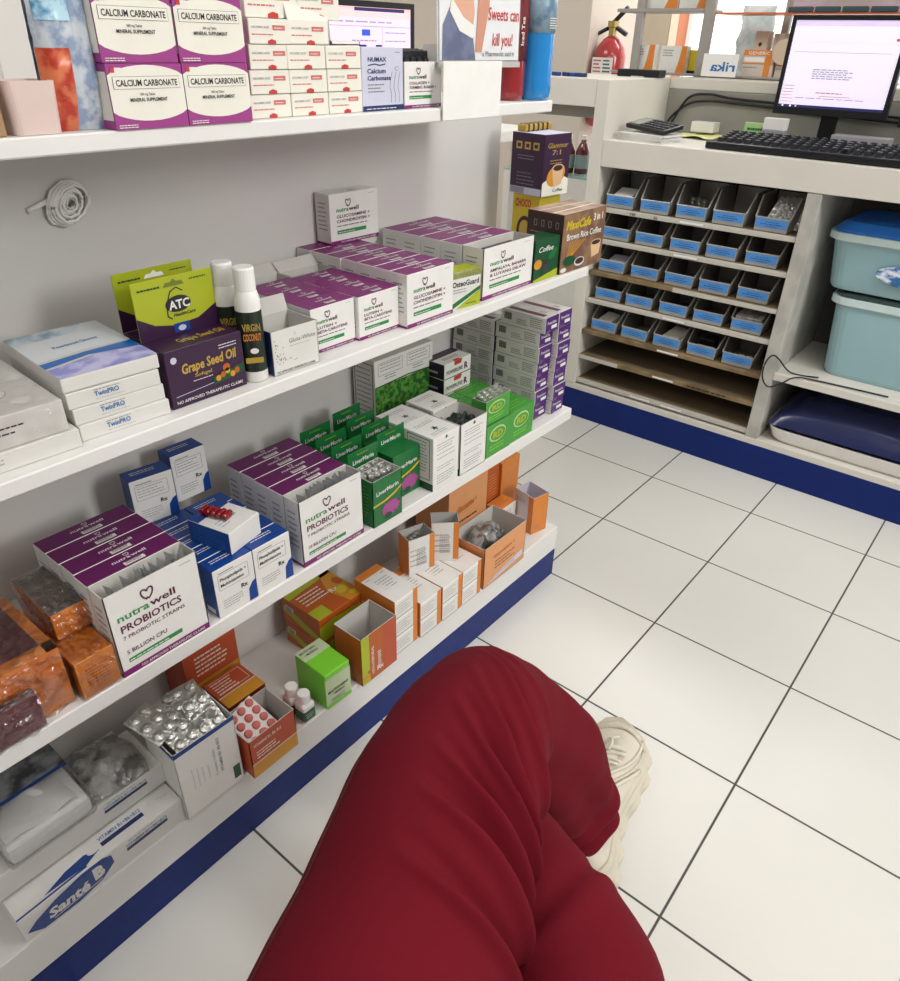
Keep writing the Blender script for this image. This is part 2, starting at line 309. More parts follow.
# ---- bins
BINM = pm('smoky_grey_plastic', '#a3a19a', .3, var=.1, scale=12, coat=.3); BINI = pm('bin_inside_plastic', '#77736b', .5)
LABB = pm('blue_paper_label', '#4d8fd6', .5, var=.08)
def bin_mesh(hb, name='parts_bin'):
    b = MB(); wt, wb, d, hf, t = .099, .084, .15, .034, .0022
    def q(p, mat=BINM): b.face(p, mat)
    for s in (-1, 1):    # side walls with swept front edge
        o = [(s*wb/2, 0, 0), (s*wb/2, d, 0), (s*wt/2, d, hb), (s*wt/2, .045, hb), (s*(wb+(wt-wb)*hf/hb)/2, .006, hf), (s*wb/2, 0, .004)]
        i = [(x-s*t, y, z+.001) for x, y, z in o]
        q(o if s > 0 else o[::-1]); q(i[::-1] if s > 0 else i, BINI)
        for k in range(len(o)): a, c = o[k], o[(k+1) % len(o)]; a2, c2 = i[k], i[(k+1) % len(o)]; q([a, c, c2, a2])
        b.tube([(s*(wb+(wt-wb)*hf/hb)/2, .004, hf), (s*wt/2, .045, hb), (s*wt/2, d, hb)], .0022, BINM, 6)
    b.box(-wb/2, wb/2, 0, d, 0, t, BINM); b.box(-wb/2+.001, wb/2-.001, d-t, d, 0, hb, BINM)
    b.box(-wb/2-.001, wb/2+.001, -.001, .0015, .001, hf, BINM); b.tube([(-wb/2-.003, 0, hf), (wb/2+.003, 0, hf)], .0022, BINM, 6)
    return b
binlab = {}
r = random.Random(5); prow = ['top row', 'second row', 'third row', 'fourth row', 'bottom row']; pcol = ['leftmost', 'second from the left', 'middle', 'fourth from the left', 'rightmost']
cont = {(0, 0): 'holding a white and blue card', (0, 4): 'with silver strips standing up in it', (2, 0): 'with clear sachets inside', (3, 4): 'filled with grey sachets', (4, 0): 'holding a white packet', (4, 2): 'holding a cream packet', (4, 3): 'holding a small black carton', (4, 4): 'with red and white capsules inside', (0, 2): 'with foil strips inside'}
bprotos = {}
for ri in range(5):
    z0 = RZ[ri][0]+.0005
    for ci in range(5):
        x = -.050+ci*.1118 + r.uniform(-.003, .003); hb = .082 if ri == 0 else (.070 if ri < 4 else .066)
        lab = 'grey parts bin, %s in the %s%s' % (pcol[ci], prow[ri], (', '+cont[(ri, ci)]) if (ri, ci) in cont else '')
        if ri not in (0, 1, 4) : hb = .066
        key = hb
        if key not in bprotos:
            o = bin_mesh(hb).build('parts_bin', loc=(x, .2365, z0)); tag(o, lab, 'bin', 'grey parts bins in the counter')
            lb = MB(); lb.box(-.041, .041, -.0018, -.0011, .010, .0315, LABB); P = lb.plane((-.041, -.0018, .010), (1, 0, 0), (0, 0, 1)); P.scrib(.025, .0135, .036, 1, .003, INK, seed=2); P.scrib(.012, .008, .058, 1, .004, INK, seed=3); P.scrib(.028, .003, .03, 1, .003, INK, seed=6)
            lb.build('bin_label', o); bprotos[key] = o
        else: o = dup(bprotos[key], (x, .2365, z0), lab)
        o.rotation_euler = (0, 0, r.uniform(-.03, .03))
def smallbox(name, label, loc, sx, sy, sz, mat, rot=(0, 0, 0), cat='packet', group=None, dec=None):
    b = MB(); b.box(-sx/2, sx/2, -sy/2, sy/2, 0, sz, mat, min(.0015, sz*.2));
    if dec: dec(b)
    o = b.build(name, loc=loc, rot=rot); return tag(o, label, cat, group)
def bx(ri, ci): return -.050+ci*.1118, RZ[ri][0]
x, z = bx(0, 0); smallbox('card_packet', 'white and navy card packet lying in the top left parts bin', (x, .28, z+.03), .06, .06, .012, W, (.25, 0, .05), dec=lambda b: b.box(-.03, .03, -.032, -.0302, 0, .010, NAVY))
x, z = bx(2, 0); smallbox('clear_packet', 'pale packet in the leftmost parts bin of the third row', (x+.01, .275, z+.02), .055, .05, .02, LAV, (.2, 0, .1))
x, z = bx(3, 4); smallbox('grey_packet', 'grey and white sachet pack filling the rightmost parts bin of the fourth row', (x, .285, z+.02), .075, .075, .028, pm('speckled_grey_film', '#a5a2a0', .3, hex2='#d8d6d4', scale=60), (.15, 0, 0))
x, z = bx(4, 0); smallbox('white_packet', 'white packet in the leftmost parts bin of the bottom row', (x, .28, z+.02), .05, .06, .02, W, (.3, 0, -.15))
x, z = bx(4, 2); smallbox('cream_packet', 'cream packet in the middle parts bin of the bottom row', (x+.01, .285, z+.02), .055, .07, .022, CREAM, (.25, 0, -.2))
x, z = bx(4, 3); smallbox('black_carton', 'small black carton with white rim in a bottom row parts bin', (x+.005, .28, z+.012), .05, .03, .05, BLK, (.35, 0, 0), 'box', dec=lambda b: b.box(-.026, .026, -.017, -.0152, .018, .026, W))
b = MB()
for k in range(7): b.lathe([(.001, 0), (.004, .002), (.004, .008), (.001, .010)], W if k % 3 else REDCAP, 8, (-.02+.0075*k, -.01+.004*(k % 3), .0), 'x')
tag(b.build('capsules', loc=(bx(4, 4)[0], .28, RZ[4][0]+.022)), 'red and white capsules in the bottom right parts bin', 'capsules', kind='stuff')
STRIP = MB(); STRIP.box(-.016, .016, 0, .0008, 0, .085, FOIL)
for i in range(2):
    for j in range(5): STRIP.lathe([(.0055, 0), (.005, -.0025), (.002, -.004)], FOIL, 8, (-.008+.016*i, 0, .01+.016*j), 'y')
st0 = None
for k in range(5):
    x, z = bx(0, 4); l = (x-.015+.013*k, .27+.008*k, z+.005); ro = (-.5, .35, .15)
    if st0 is None: st0 = STRIP.build('blister_strip', loc=l, rot=ro); tag(st0, 'silver blister strip standing in the top right parts bin, leftmost', 'blister pack', 'blister strips in the top right bin')
    else: dup(st0, l, 'silver blister strip standing in the top right parts bin, '+nth(k, 5), ro)
for k in range(3):
    x, z = bx(0, 2); dup(st0, (x-.02+.02*k, .27, z+.006), 'silver blister strip leaning in the middle bin of the top row, '+['left one', 'middle one', 'right one'][k], (-1.1, .3, .6), 'blister strips in the top middle bin')
# ---- storage tubs on the right of the counter
TEAL = pm('translucent_teal_plastic', '#a8cfd6', .3, var=.08, scale=4, trans=.25, coat=.3); TEALR = pm('pale_rim_plastic', '#c9dcda', .3)
def rrect(cx, cy, hx, hy, r, n=5):
    out = []
    for qx, qy, a0 in ((1, 1, 0), (-1, 1, 90), (-1, -1, 180), (1, -1, 270)):
        for k in range(n+1):
            a = math.radians(a0+90*k/n); out.append((cx+qx*(hx-r)+r*math.cos(a), cy+qy*(hy-r)+r*math.sin(a)))
    return out
def loft(b, rings, mat, cap0=True, cap1=True, mats=None):
    n = len(rings[0]); base = len(b.v)
    for rg in rings: b.v += [Vector(p) for p in rg]
    for j in range(len(rings)-1):
        for i in range(n): b.f.append([base+j*n+i, base+j*n+(i+1) % n, base+(j+1)*n+(i+1) % n, base+(j+1)*n+i]); b.m.append(b.mi(mats[j] if mats else mat))
    if cap0: b.f.append([base+i for i in reversed(range(n))]); b.m.append(b.mi(mat))
    if cap1: b.f.append([base+(len(rings)-1)*n+i for i in range(n)]); b.m.append(b.mi(mats[-1] if mats else mat))
def ring(pts, z): return [(x, y, z) for x, y in pts]
def tub(loc, rot, hx, hy, h, label, lidmat, lidh):
    b = MB(); loft(b, [ring(rrect(0, 0, hx*.88, hy*.86, .04), 0), ring(rrect(0, 0, hx*.9, hy*.88, .04), .01), ring(rrect(0, 0, hx*.97, hy*.97, .04), h), ring(rrect(0, 0, hx*.95, hy*.95, .04), h), ring(rrect(0, 0, hx*.88, hy*.86, .04), .012)], TEAL)
    o = b.build('storage_tub', loc=loc, rot=rot); tag(o, label, 'storage box', 'teal storage tubs in the counter')
    r_ = MB(); loft(r_, [ring(rrect(0, 0, hx*.975, hy*.975, .04), h-.018), ring(rrect(0, 0, hx*1.02, hy*1.02, .045), h-.014), ring(rrect(0, 0, hx*1.02, hy*1.02, .045), h+.003), ring(rrect(0, 0, hx*.96, hy*.96, .04), h+.004)], TEALR, False, False); r_.build('rim', o)
    l = MB(); loft(l, [ring(rrect(0, 0, hx*.97, hy*.97, .04), h+.002), ring(rrect(0, 0, hx*.99, hy*.99, .045), h+.01), ring(rrect(0, 0, hx*.9, hy*.88, .04), h+lidh), ring(rrect(0, 0, hx*.5, hy*.5, .03), h+lidh+.006)], lidmat); l.build('lid', o, smooth=False)
    return o
tub((.828, .424, .3305), .0, .245, .135, .215, 'pale teal storage tub with dark lid standing on the counter shelf, the lower of two', pm('dark_green_plastic', '#3a4a48', .3), .014)
t2 = tub((.788, .412, .5665), -.04, .25, .135, .14, 'pale teal storage tub with bright blue lid stacked on top of the other tub', pm('bright_blue_plastic', '#2f7ad6', .3), .03)
b = MB(); b.lathe([(.001, 0), (.05, .001), (.055, .004), (.05, .006)], pm('white_blue_sticker', '#e6eef6', .4, hex2='#2f6aa8', scale=40), 20, (0, 0, 0), 'y'); 
s = b.build('sticker', t2, (-.04, -.137, .06)); s.scale = (1.3, .5, .45)
# navy pouch in a white tray at the bottom
NV = pm('navy_vinyl', '#1b2350', .25, var=.2, scale=9, bump=.25, bscale=12, coat=.3)
b = MB()
def pouch(u, v):
    x = (u-.5)*.60; y = (v-.5)*.335; e = max(0, 1-(abs(2*u-1))**4)*max(0, 1-(abs(2*v-1))**3)
    return (x, y, .006+.085*e**.5+.008*noise.noise(Vector((x*12, y*12, 0)))*e)
b.grid(pouch, 40, 24, NV); b.box(-.29, .29, -.155, .155, .0, .006, NV)
tag(b.build('navy_pouch', loc=(.825, .392, .167), smooth=True), 'large dark navy vinyl pouch with silver edge on the bottom of the counter', 'bag')
b = MB(); loft(b, [ring(rrect(0, 0, .27, .14, .05), 0), ring(rrect(0, 0, .285, .155, .06), .045), ring(rrect(0, 0, .293, .163, .06), .047), ring(rrect(0, 0, .278, .148, .05), .008)], WP, True, True)
tag(b.build('white_tray', loc=(.81, .385, .1185)), 'white shallow plastic tray under the navy pouch', 'tray')
b = MB(); b.tube(smooth_path([(.62, .25, .3345), (.55, .235, .3345), (.515, .205, .375), (.50, .19, .385), (.488, .185, .36), (.49, .185, .32), (.51, .19, .295), (.54, .2, .31), (.57, .205, .3345), (.62, .225, .334), (.80, .24, .334)], 8), .0022, BLK)
tag(b.build('black_cable', smooth=True), 'thin black cable looped over the front of the counter shelf', 'cable')
# ---------------------------------------------------------------- things on the worktop
def monitor(name, label, loc, rot, wd, ht, scr, base=True):
    t = thing(name, label, 'monitor', loc, rot)
    b = MB(); f = .011; b.box(-wd/2-f, wd/2+f, .004, .028, -f*1.6, ht+f, BLK, .003)
    for x0, x1, z0, z1 in ((-wd/2-f, -wd/2, -f*1.6, ht+f), (wd/2, wd/2+f, -f*1.6, ht+f), (-wd/2, wd/2, ht, ht+f), (-wd/2, wd/2, -f*1.6, 0)): b.box(x0, x1, 0, .0045, z0, z1, BLK, .0008)
    b.build('bezel', t); s = MB(); s.box(-wd/2, wd/2, .0025, .0039, 0, ht, scr); P = s.plane((-wd/2, .0025, 0), (1, 0, 0), (0, 0, 1)); return t, s, P
SCR = pm('lit_white_screen', '#e6def0', .2, var=.02, emis=.5); SCR2 = pm('lit_lilac_screen', '#e4cdec', .2, var=.02, emis=.5)
SG = pm('screen_grey', '#9a94ac', .3, emis=.3); SGP = pm('screen_lavender', '#cdbfe0', .3, emis=.6); SRD = pm('screen_red', '#b05a5a', .3, emis=.4); SPK = pm('screen_pink', '#f0b8b8', .3, emis=.7); SNV = pm('screen_navy', '#2a2f66', .3, emis=.3); SBL = pm('screen_blue', '#2f52c8', .3, emis=.6); SWH = pm('screen_white', '#ffffff', .3, emis=.7)
t, s, P = monitor('computer_monitor', 'black monitor showing a white document on the worktop behind the keyboard', (.411, .45, .977), (-.06, 0, 0), .265, .199, SCR)
P.rect(0, .186, .265, .013, SGP); P.rect(.005, .150, .255, .001, SGP); P.rect(.25, .155, .012, .006, SRD)
P.rect(.01, .128, .24, .0008, SG); P.scrib(.07, .088, .10, 5, .005, SG, seed=8); P.scrib(.004, .05, .03, 6, .0075, SRD, .0012, seed=9); P.scrib(.09, .035, .07, 1, .005, SRD, seed=5); P.rect(.10, .028, .08, .001, SRD); P.scrib(.04, .022, .18, 1, .004, SG, seed=3)
P.rect(0, 0, .265, .006, SNV); P.rect(.01, .001, .004, .004, SWH, 2); P.rect(.03, .001, .004, .004, SWH, 2); P.rect(.045, .001, .004, .004, SPK, 2)
s.build('screen', t)
b = MB(); b.box(-.02, .02, .03, .05, -.08, .06, BLK, .002); b.box(-.13, .13, -.01, .11, -.1005, -.080, BLK, .006); b.build('stand', t)
t.rotation_euler = (0, 0, 0)
t, s, P = monitor('computer_monitor', 'black second monitor cut off by the right edge of the photo', (.735, .40, .965), (0, 0, -.25), .28, .2, SG)
s.build('screen', t); b = MB(); b.box(-.02, .02, .03, .05, -.08, .06, BLK, .002); b.box(-.08, .08, 0, .11, -.0885, -.078, BLK, .004); b.build('stand', t)
# keyboard
K = thing('keyboard', 'long black computer keyboard along the front edge of the worktop', 'keyboard', (.432, .325, .8765), (0, 0, -.03)); K.scale = (1.13, 1.12, 1.1)
b = MB(); b.box(-.225, .225, -.076, .085, 0, .016, BLK, .003, M=Matrix.Rotation(.06, 4, 'X') @ Matrix.Translation((0, 0, .005))); b.build('case', K)
kc = MB(); bm = bmesh.new(); bmesh.ops.create_cube(bm, size=1)
for v in bm.verts: v.co = Vector((v.co.x*(.0155 if v.co.z < 0 else .012), v.co.y*(.0155 if v.co.z < 0 else .012), (v.co.z+.5)*.008))
kc.add_bm(bm, pm('keycap_plastic', '#2a2b30', .3, var=.1)); kp = None; n = 0
legend = MB()
for r_ in range(5):
    for c_ in range(20):
        if c_ == 15 and r_ in (2,): continue
        x = -.213+.0215*c_+(.004*r_ if c_ < 14 else 0); y = .066-.029*r_; M_ = Matrix.Rotation(.06, 4, 'X') @ Vector((x, y, .021))
        if kp is None: kp = kc.build('key', K, M_); o = kp
        else: o = kp.copy(); COL.objects.link(o); o.parent = K; o.location = M_
        o.rotation_euler = (.06, 0, 0); n += 1
        P = legend.plane(M_+Vector((-.004, -.001, .0082)), (1, 0, 0), (0, 1, .06)); P.rect(0, 0, .005, .0045, LGINK)
legend.build('key_legends', K)
# papers, calculator and small things
b = MB(); r = random.Random(3)
for k in range(9): b.box(-.075+r.uniform(-.004, .004), .075+r.uniform(-.004, .004), -.05, .05+r.uniform(-.006, .006), .0022*k, .0022*k+.0018, W, 0, M=Matrix.Rotation(r.uniform(-.05, .05), 4, 'Z'))
tag(b.build('paper_pad', loc=(-.015, .30, .8765), rot=-.15), 'stack of white papers under the calculator at the left end of the worktop', 'papers')
c_ = thing('calculator', 'black desk calculator resting on the stack of white papers', 'calculator', (-.01, .312, .907), (.17, .06, -.30)); c_.scale = (1.05, 1.15, 1.0)
b = MB(); b.box(-.07, .07, -.035, .035, 0, .012, BLK, .003); b.build('case', c_)
b = MB(); b.box(-.062, -.03, -.026, .026, .0122, .0132, pm('lcd_green_grey', '#8f978c', .2)); b.build('display', c_)
kb = MB(); kb.box(-.005, .005, -.004, .004, 0, .003, DGR, .0008); k0 = None
for i in range(6):
    for j in range(4):
        p = (-.018+.0145*i, -.023+.0155*j, .0122)
        if k0 is None: k0 = kb.build('key', c_, p)
        else: o = k0.copy(); COL.objects.link(o); o.parent = c_; o.location = p
b = MB()
def sheet(u, v): return ((u-.5)*.20, (v-.5)*.13, .002+.012*abs(noise.noise(Vector((u*3, v*3, .3))))+.006*u*v)
b.grid(sheet, 14, 10, pm('pale_yellow_paper', '#dede9c', .7)); b.grid(lambda u, v: (sheet(u, v)[0], sheet(u, v)[1], sheet(u, v)[2]-.0008), 14, 10, MATS['pale_yellow_paper'])
tag(b.build('yellow_paper', loc=(.09, .50, .8765), rot=-.2), 'loose pale yellow papers behind the calculator', 'papers')
smallbox('white_adapter', 'white and grey little box behind the yellow papers', (.045, .55, .888), .075, .04, .028, W, (0, 0, -.1), 'box')
smallbox('green_card_box', 'small pale green card box standing behind the keyboard', (.235, .455, .8765), .072, .02, .055, pm('pale_green_card', '#a9cf8c', .5), (-.1, 0, -.05), 'box', dec=lambda b: (b.plane((-.036, -.0102, 0), (1, 0, 0), (0, 0, 1)).scrib(.01, .035, .05, 3, .012, LG, .006, seed=2), b.plane((-.036, -.0102, 0), (1, 0, 0), (0, 0, 1)).rect(.05, .015, .008, .03, RED)))
smallbox('grey_box', 'small grey box at the left foot of the monitor', (.292, .43, .8765), .062, .03, .042, pm('mid_grey_card', '#8d9094', .5), (0, 0, -.05), 'box')
smallbox('white_box', 'small white box on the grey box by the monitor', (.292, .43, .9187), .06, .028, .03, W, (0, 0, -.05), 'box')
smallbox('silver_device', 'grey flat device under the right side of the monitor', (.52, .42, .8925), .14, .05, .03, pm('silver_plastic', '#9a9a9e', .35), (0, 0, -.03), 'device')
for k, dz in enumerate((0, .012)):
    b = MB(); b.tube(smooth_path([(-.10+dz, .580, .885), (-.085+dz, .582, .92), (-.04, .59, .958+dz*1.5), (.02, .592, .970+dz*1.5), (.1, .592, .968+dz), (.25, .592, .962+dz), (.6, .592, .945+dz)], 8), .0035, BLK)
    tag(b.build('black_cable', smooth=True), ['lower', 'upper'][k]+' of two black cables running along the grey back board', 'cable')
# ---------------------------------------------------------------- display rack on the ledge
R = thing('display_rack', 'grey metal display rack holding white and orange boxes on the back ledge', 'rack', (0, .74, 1.0275))
GM = pm('grey_painted_metal', '#9b9791', .45)
def rk(n, x0, x1, y0, y1, z0, z1, mat=GM):
    b = MB(); b.box(x0, x1, y0, y1, z0, z1, mat, .001); b.build(n, R)
rk('post', -.33, -.305, -.01, .01, -.0, .5); rk('post', -.098, -.066, -.01, .01, 0, .5); rk('post', .09, .112, .17, .19, 0, .5); rk('rail', -.40, .5, -.012, -.010, .004, .009); rk('shelf', -.40, -.099, -.012, .14, .176, .186)
rk('shelf', -.40, .48, .0, .17, .001, .0035); rk('shelf', -.0655, .48, .0, .14, .171, .176, pm('orange_shelf_edge', '#d97b4a', .4))
def medbox(label, x, z, w_, h_, d_=.03, y=.753, lines=3, sw=.35):
    b = MB(); b.box(0, w_, 0, d_, 0, h_, OW, .0008); P = b.plane((0, 0, 0), (1, 0, 0), (0, 0, 1))
    P.poly([(w_*(1-sw), 0), (w_, 0), (w_, h_), (w_*(1-sw*.55), h_), (w_*(1-sw*.7), h_*.5)], OR); P.scrib(w_*.1, h_*.82, w_*.4, lines, h_*.09, GINK, seed=int(x*999))
    return tag(b.build('medicine_box', loc=(x, y, z)), label, 'box', 'white and orange boxes on the display rack')
medbox('white and orange medicine box at the left end of the lower rack shelf', -.328, 1.0315, .072, .082, sw=.5)
medbox('white and orange medicine box beside the rack post on the lower rack shelf', -.235, 1.0315, .092, .080, sw=.36)
medbox('white and orange medicine box at the left end of the upper rack shelf', -.33, 1.2142, .13, .06)
medbox('white and orange medicine box next to the post on the upper rack shelf', -.195, 1.2142, .09, .06)
b = MB(); b.box(0, .04, 0, .03, 0, .07, YEL, .001); b.box(-.001, .041, -.001, .031, 0, .012, BLK); tag(b.build('yellow_box', loc=(-.142, .775, 1.0315)), 'small yellow box with black base behind the rack post', 'box')
b2 = MB(); b2.box(0, .112, 0, .004, 0, .062, WP, .001); P = b2.plane((0, -.0003, 0), (-1, 0, 0), (0, 0, 1)); P = Plane(b2, (.112, 0, 0), (-1, 0, 0), (0, 0, 1)); P.n = Vector((0, -1, 0)); P.text('rika', .006, .016, .026, BLUI, w=.078, bold=.02)
tag(b2.build('white_sign', loc=(-.062, .70, 1.0315)), 'white sign with blue lettering seen from behind on the ledge', 'sign')
def genb(label, x, w_, h_, z=1.0315, y=.74, top='GENERIC'):
    b = MB(); b.box(0, w_, 0, .04, 0, h_, pm('grey_beige_card', '#c9bcae', .5), .001); P = b.plane((0, 0, 0), (1, 0, 0), (0, 0, 1)); P.rect(0, h_*.8, w_, h_*.2, OR); P.rect(w_*.72, 0, w_*.2, h_*.8, OR); P.text(top, w_*.15, h_*.84, h_*.11, W, w=w_*.7); P.rect(w_*.04, h_*.58, w_*.66, h_*.16, W, 2); P.rect(0, h_*.5, w_, h_*.05, OR, 2); P.scrib(w_*.05, h_*.36, w_*.5, 1, h_*.1, GINK)
    return tag(b.build('medicine_box', loc=(x, y, z)), label, 'box', 'orange banded boxes on the display rack')
genb('grey box with orange band on the lower rack shelf, left of the monitor', .05, .095, .075)
genb('grey box with orange band tucked beside the monitor on the lower rack shelf', .15, .07, .07, y=.75)
b = MB(); b.box(0, .04, 0, .05, 0, .125, pm('beige_card', '#cdb8a2', .5), .001); P = b.plane((0, 0, 0), (1, 0, 0), (0, 0, 1)); P.ell(.02, .03, .005, .006, BRN); P.ell(.02, .06, .005, .006, BRN); P.ell(.02, .09, .005, .006, BRN)
tag(b.build('beige_carton', loc=(.045, .82, 1.0315)), 'tall beige carton with dark dots behind the orange banded boxes', 'box')
b = MB(); b.lathe([(.001, 0), (.034, 0), (.034, .004), (.001, .004)], pm('tan_paper', '#cbb79f', .6), 24, (0, 0, 0), 'y'); tag(b.build('round_label', loc=(.172, .732, 1.103)), 'round tan paper disc leaning above the orange banded boxes', 'label')
b = MB(); b.box(0, .10, 0, .05, 0, .12, pm('printed_white_pack', '#e6dfd6', .4, hex2='#c8b49a', scale=30), .002); tag(b.build('white_pack', loc=(.10, .83, 1.0315)), 'white and tan printed pack behind the round paper disc', 'pack')
b = MB()
def bag(u, v): a = u*2*PI; rr = .045+.012*noise.noise(Vector((math.cos(a)*2, math.sin(a)*2, v*5))); return (rr*math.cos(a)*1.2, rr*math.sin(a)*.5, v*.2)
b.grid(bag, 24, 12, pm('pale_blue_film', '#b9cfd2', .15, hex2='#e8eef0', scale=25, alpha=.75)); tag(b.build('plastic_bag', loc=(-.0, .94, 1.028), smooth=True), 'crinkled pale blue plastic bag behind the white sign', 'bag')
b = MB(); r = random.Random(2)
for k in range(7): b.box(.075*k, .075*k+.068, 0, .02, 0, .014, pm('dark_teal_film', '#3f4f57', .3), .003)
tag(b.build('sachet_strip', loc=(.155, .735, 1.2035)), 'row of dark teal sachets along the rack shelf above the monitor', 'sachets')
b = MB(); b.box(0, .5, 0, .03, 0, .07, pm('lilac_print', '#cdb4c0', .5, scale=9, hex2='#b9a8a4'), .002); tag(b.build('lilac_box', loc=(.155, .775, 1.2045)), 'long lilac box on the rack shelf above the monitor', 'box')
b = MB(); b.box(-.022, .022, 0, .03, 0, .004, WP); b.box(-.07, .07, .0, .05, .0, .02, BLK, .002); tag(b.build('black_tape_dispenser', loc=(-.18, .50, 1.0275)), 'flat black holder lying on the raised ledge below the rack', 'holder')
b = MB(); r = random.Random(8)
for k in range(14): b.box(-.008, .008, -.006, .006, 0, .010, DGR if k % 2 else BLUE, .002, M=Matrix.Translation((-.05+.008*k, r.uniform(-.012, .012), 0)) @ Matrix.Rotation(r.uniform(0, 3), 4, 'Z'))
tag(b.build('small_clips', loc=(-.30, .30, 1.0275)), 'little heap of dark clips on the raised ledge beside the blue bottle', 'clips', kind='stuff')
# computer in the lobby behind the shelving unit
t, s, P = monitor('computer_monitor', 'black monitor with a lilac web page behind the small white boxes', (-.25, -.595, 1.045), (0, 0, PI/2-.0), .26, .120, SCR2)
P.rect(0, .112, .26, .008, SPK); P.rect(.09, .113, .15, .006, SNV, 2); P.rect(0, .102, .26, .009, SPK); P.scrib(.02, .093, .22, 1, .006, SG, seed=4); P.rect(.0, .086, .26, .001, SG); P.rect(.17, .02, .001, .066, SG)
P.rect(.11, .070, .024, .011, SBL, 2); P.scrib(.08, .06, .08, 1, .006, SG); P.rect(.10, .034, .022, .02, SNV, 2); P.rect(.13, .034, .02, .014, INK, 2); P.rect(.150, .034, .018, .02, SNV, 2); P.scrib(.18, .075, .07, 3, .015, SG, .002); P.rect(.0, .0, .285, .006, SNV)
s.build('screen', t); b = MB(); b.box(-.02, .02, .03, .05, -.08, .06, BLK, .002); b.box(-.10, .10, -.02, .11, -.1, -.088, BLK, .004); b.build('stand', t)
DK_ = thing('desk', 'white desk in the lobby carrying the lilac lit monitor', 'desk', (-.45, -.60, 0))
b = MB(); b.box(-.35, .35, -.55, .45, .905, .93, OW, .003); b.build('tabletop', DK_)
for sx in (-.32, .32):
    for sy in (-.52, .42): b = MB(); b.box(sx-.02, sx+.02, sy-.02, sy+.02, 0, .905, OW); b.build('leg', DK_)
# extinguisher
EX = thing('fire_extinguisher', 'red fire extinguisher with white label hanging beside the display rack', 'fire extinguisher', (-.765, 1.38, .80)); EX.scale = (1.2, 1.2, 1.2)
ER = pm('red_enamel', '#a82e30', .25, coat=.5); b = MB(); b.lathe([(.05, 0), (.058, .01), (.058, .22), (.05, .25), (.03, .275), (.015, .285)], ER, 28); b.build('cylinder', EX, smooth=True)
b = MB(); b.box(-.035, .045, -.0605, -.0585, .13, .22, W); P = b.plane((-.035, -.0605, .13), (1, 0, 0), (0, 0, 1)); P.scrib(.006, .078, .03, 7, .011, RED, .005, 3); P.scrib(.044, .078, .03, 7, .011, INK, .005, 4); b.build('label', EX)
b = MB(); b.lathe([(.014, .283), (.014, .31), (.02, .312), (.02, .33)], pm('brass_metal', '#b09a5c', .3, metal=.8), 14); b.build('valve', EX)
b = MB(); b.tube([(0, 0, .325), (.05, 0, .37)], .008, BLK); b.tube([(0, 0, .318), (.055, 0, .29)], .008, BLK); b.build('handle', EX)
b = MB(); b.box(-.064, -.055, -.03, .03, .12, .16, GINK, .001); b.box(-.06, .0, -.061, -.0585, .125, .155, GINK); b.build('wall_bracket', EX)
b = MB(); b.tube([(-.015, 0, .31), (-.06, 0, .29), (-.075, -.01, .22), (-.07, -.01, .1)], .007, BLK); b.build('hose', EX, smooth=True)
# things seen through the gap
GL = pm('green_glass', '#9fc8bd', .05, alpha=.55, coat=.5)
b = MB(); b.box(0, .45, 0, .3, 0, .008, GL); tag(b.build('glass_shelf', loc=(-.92, .86, .654)), 'green edged glass shelf seen through the gap beside the counter', 'shelf')
b = MB(); b.box(0, .45, 0, .3, 0, .653, OW, .003); tag(b.build('white_cabinet', loc=(-.92, .86, 0)), 'white low cabinet under the green edged glass shelf', 'cabinet')
JG = pm('dark_red_glass', '#5a1e22', .15, coat=.5)
for k, (x, y) in enumerate(((-.655, .93), (-.60, .95), (-.70, .98))):
    t = thing('dark_bottle', ['dark red bottle in the middle of the glass shelf', 'dark red bottle nearest the counter on the glass shelf', 'dark red bottle at the left on the glass shelf'][k], 'bottle', (x, y, .6625), 0, 'dark red bottles on the glass shelf')
    b = MB(); b.lathe([(.026, 0), (.028, .005), (.028, .08), (.018, .105), (.011, .115), (.011, .125)], JG, 20); b.build('glass', t, smooth=True)
    b = MB(); b.lathe([(.012, .124), (.012, .138), (.010, .14)], OW, 16); b.build('cap', t)
    b = MB(); b.lathe([(.0285, .02), (.0285, .07)], pm('grey_teal_label', '#7d8f8c', .5), 20); b.build('label', t)
b = MB(); b.box(0, .05, 0, .01, 0, .9, pm('dark_brown_post', '#4b443e', .5), .002); tag(b.build('dark_post', loc=(-.80, .22, .0)), 'dark upright post behind the end of the shelving unit', 'post')
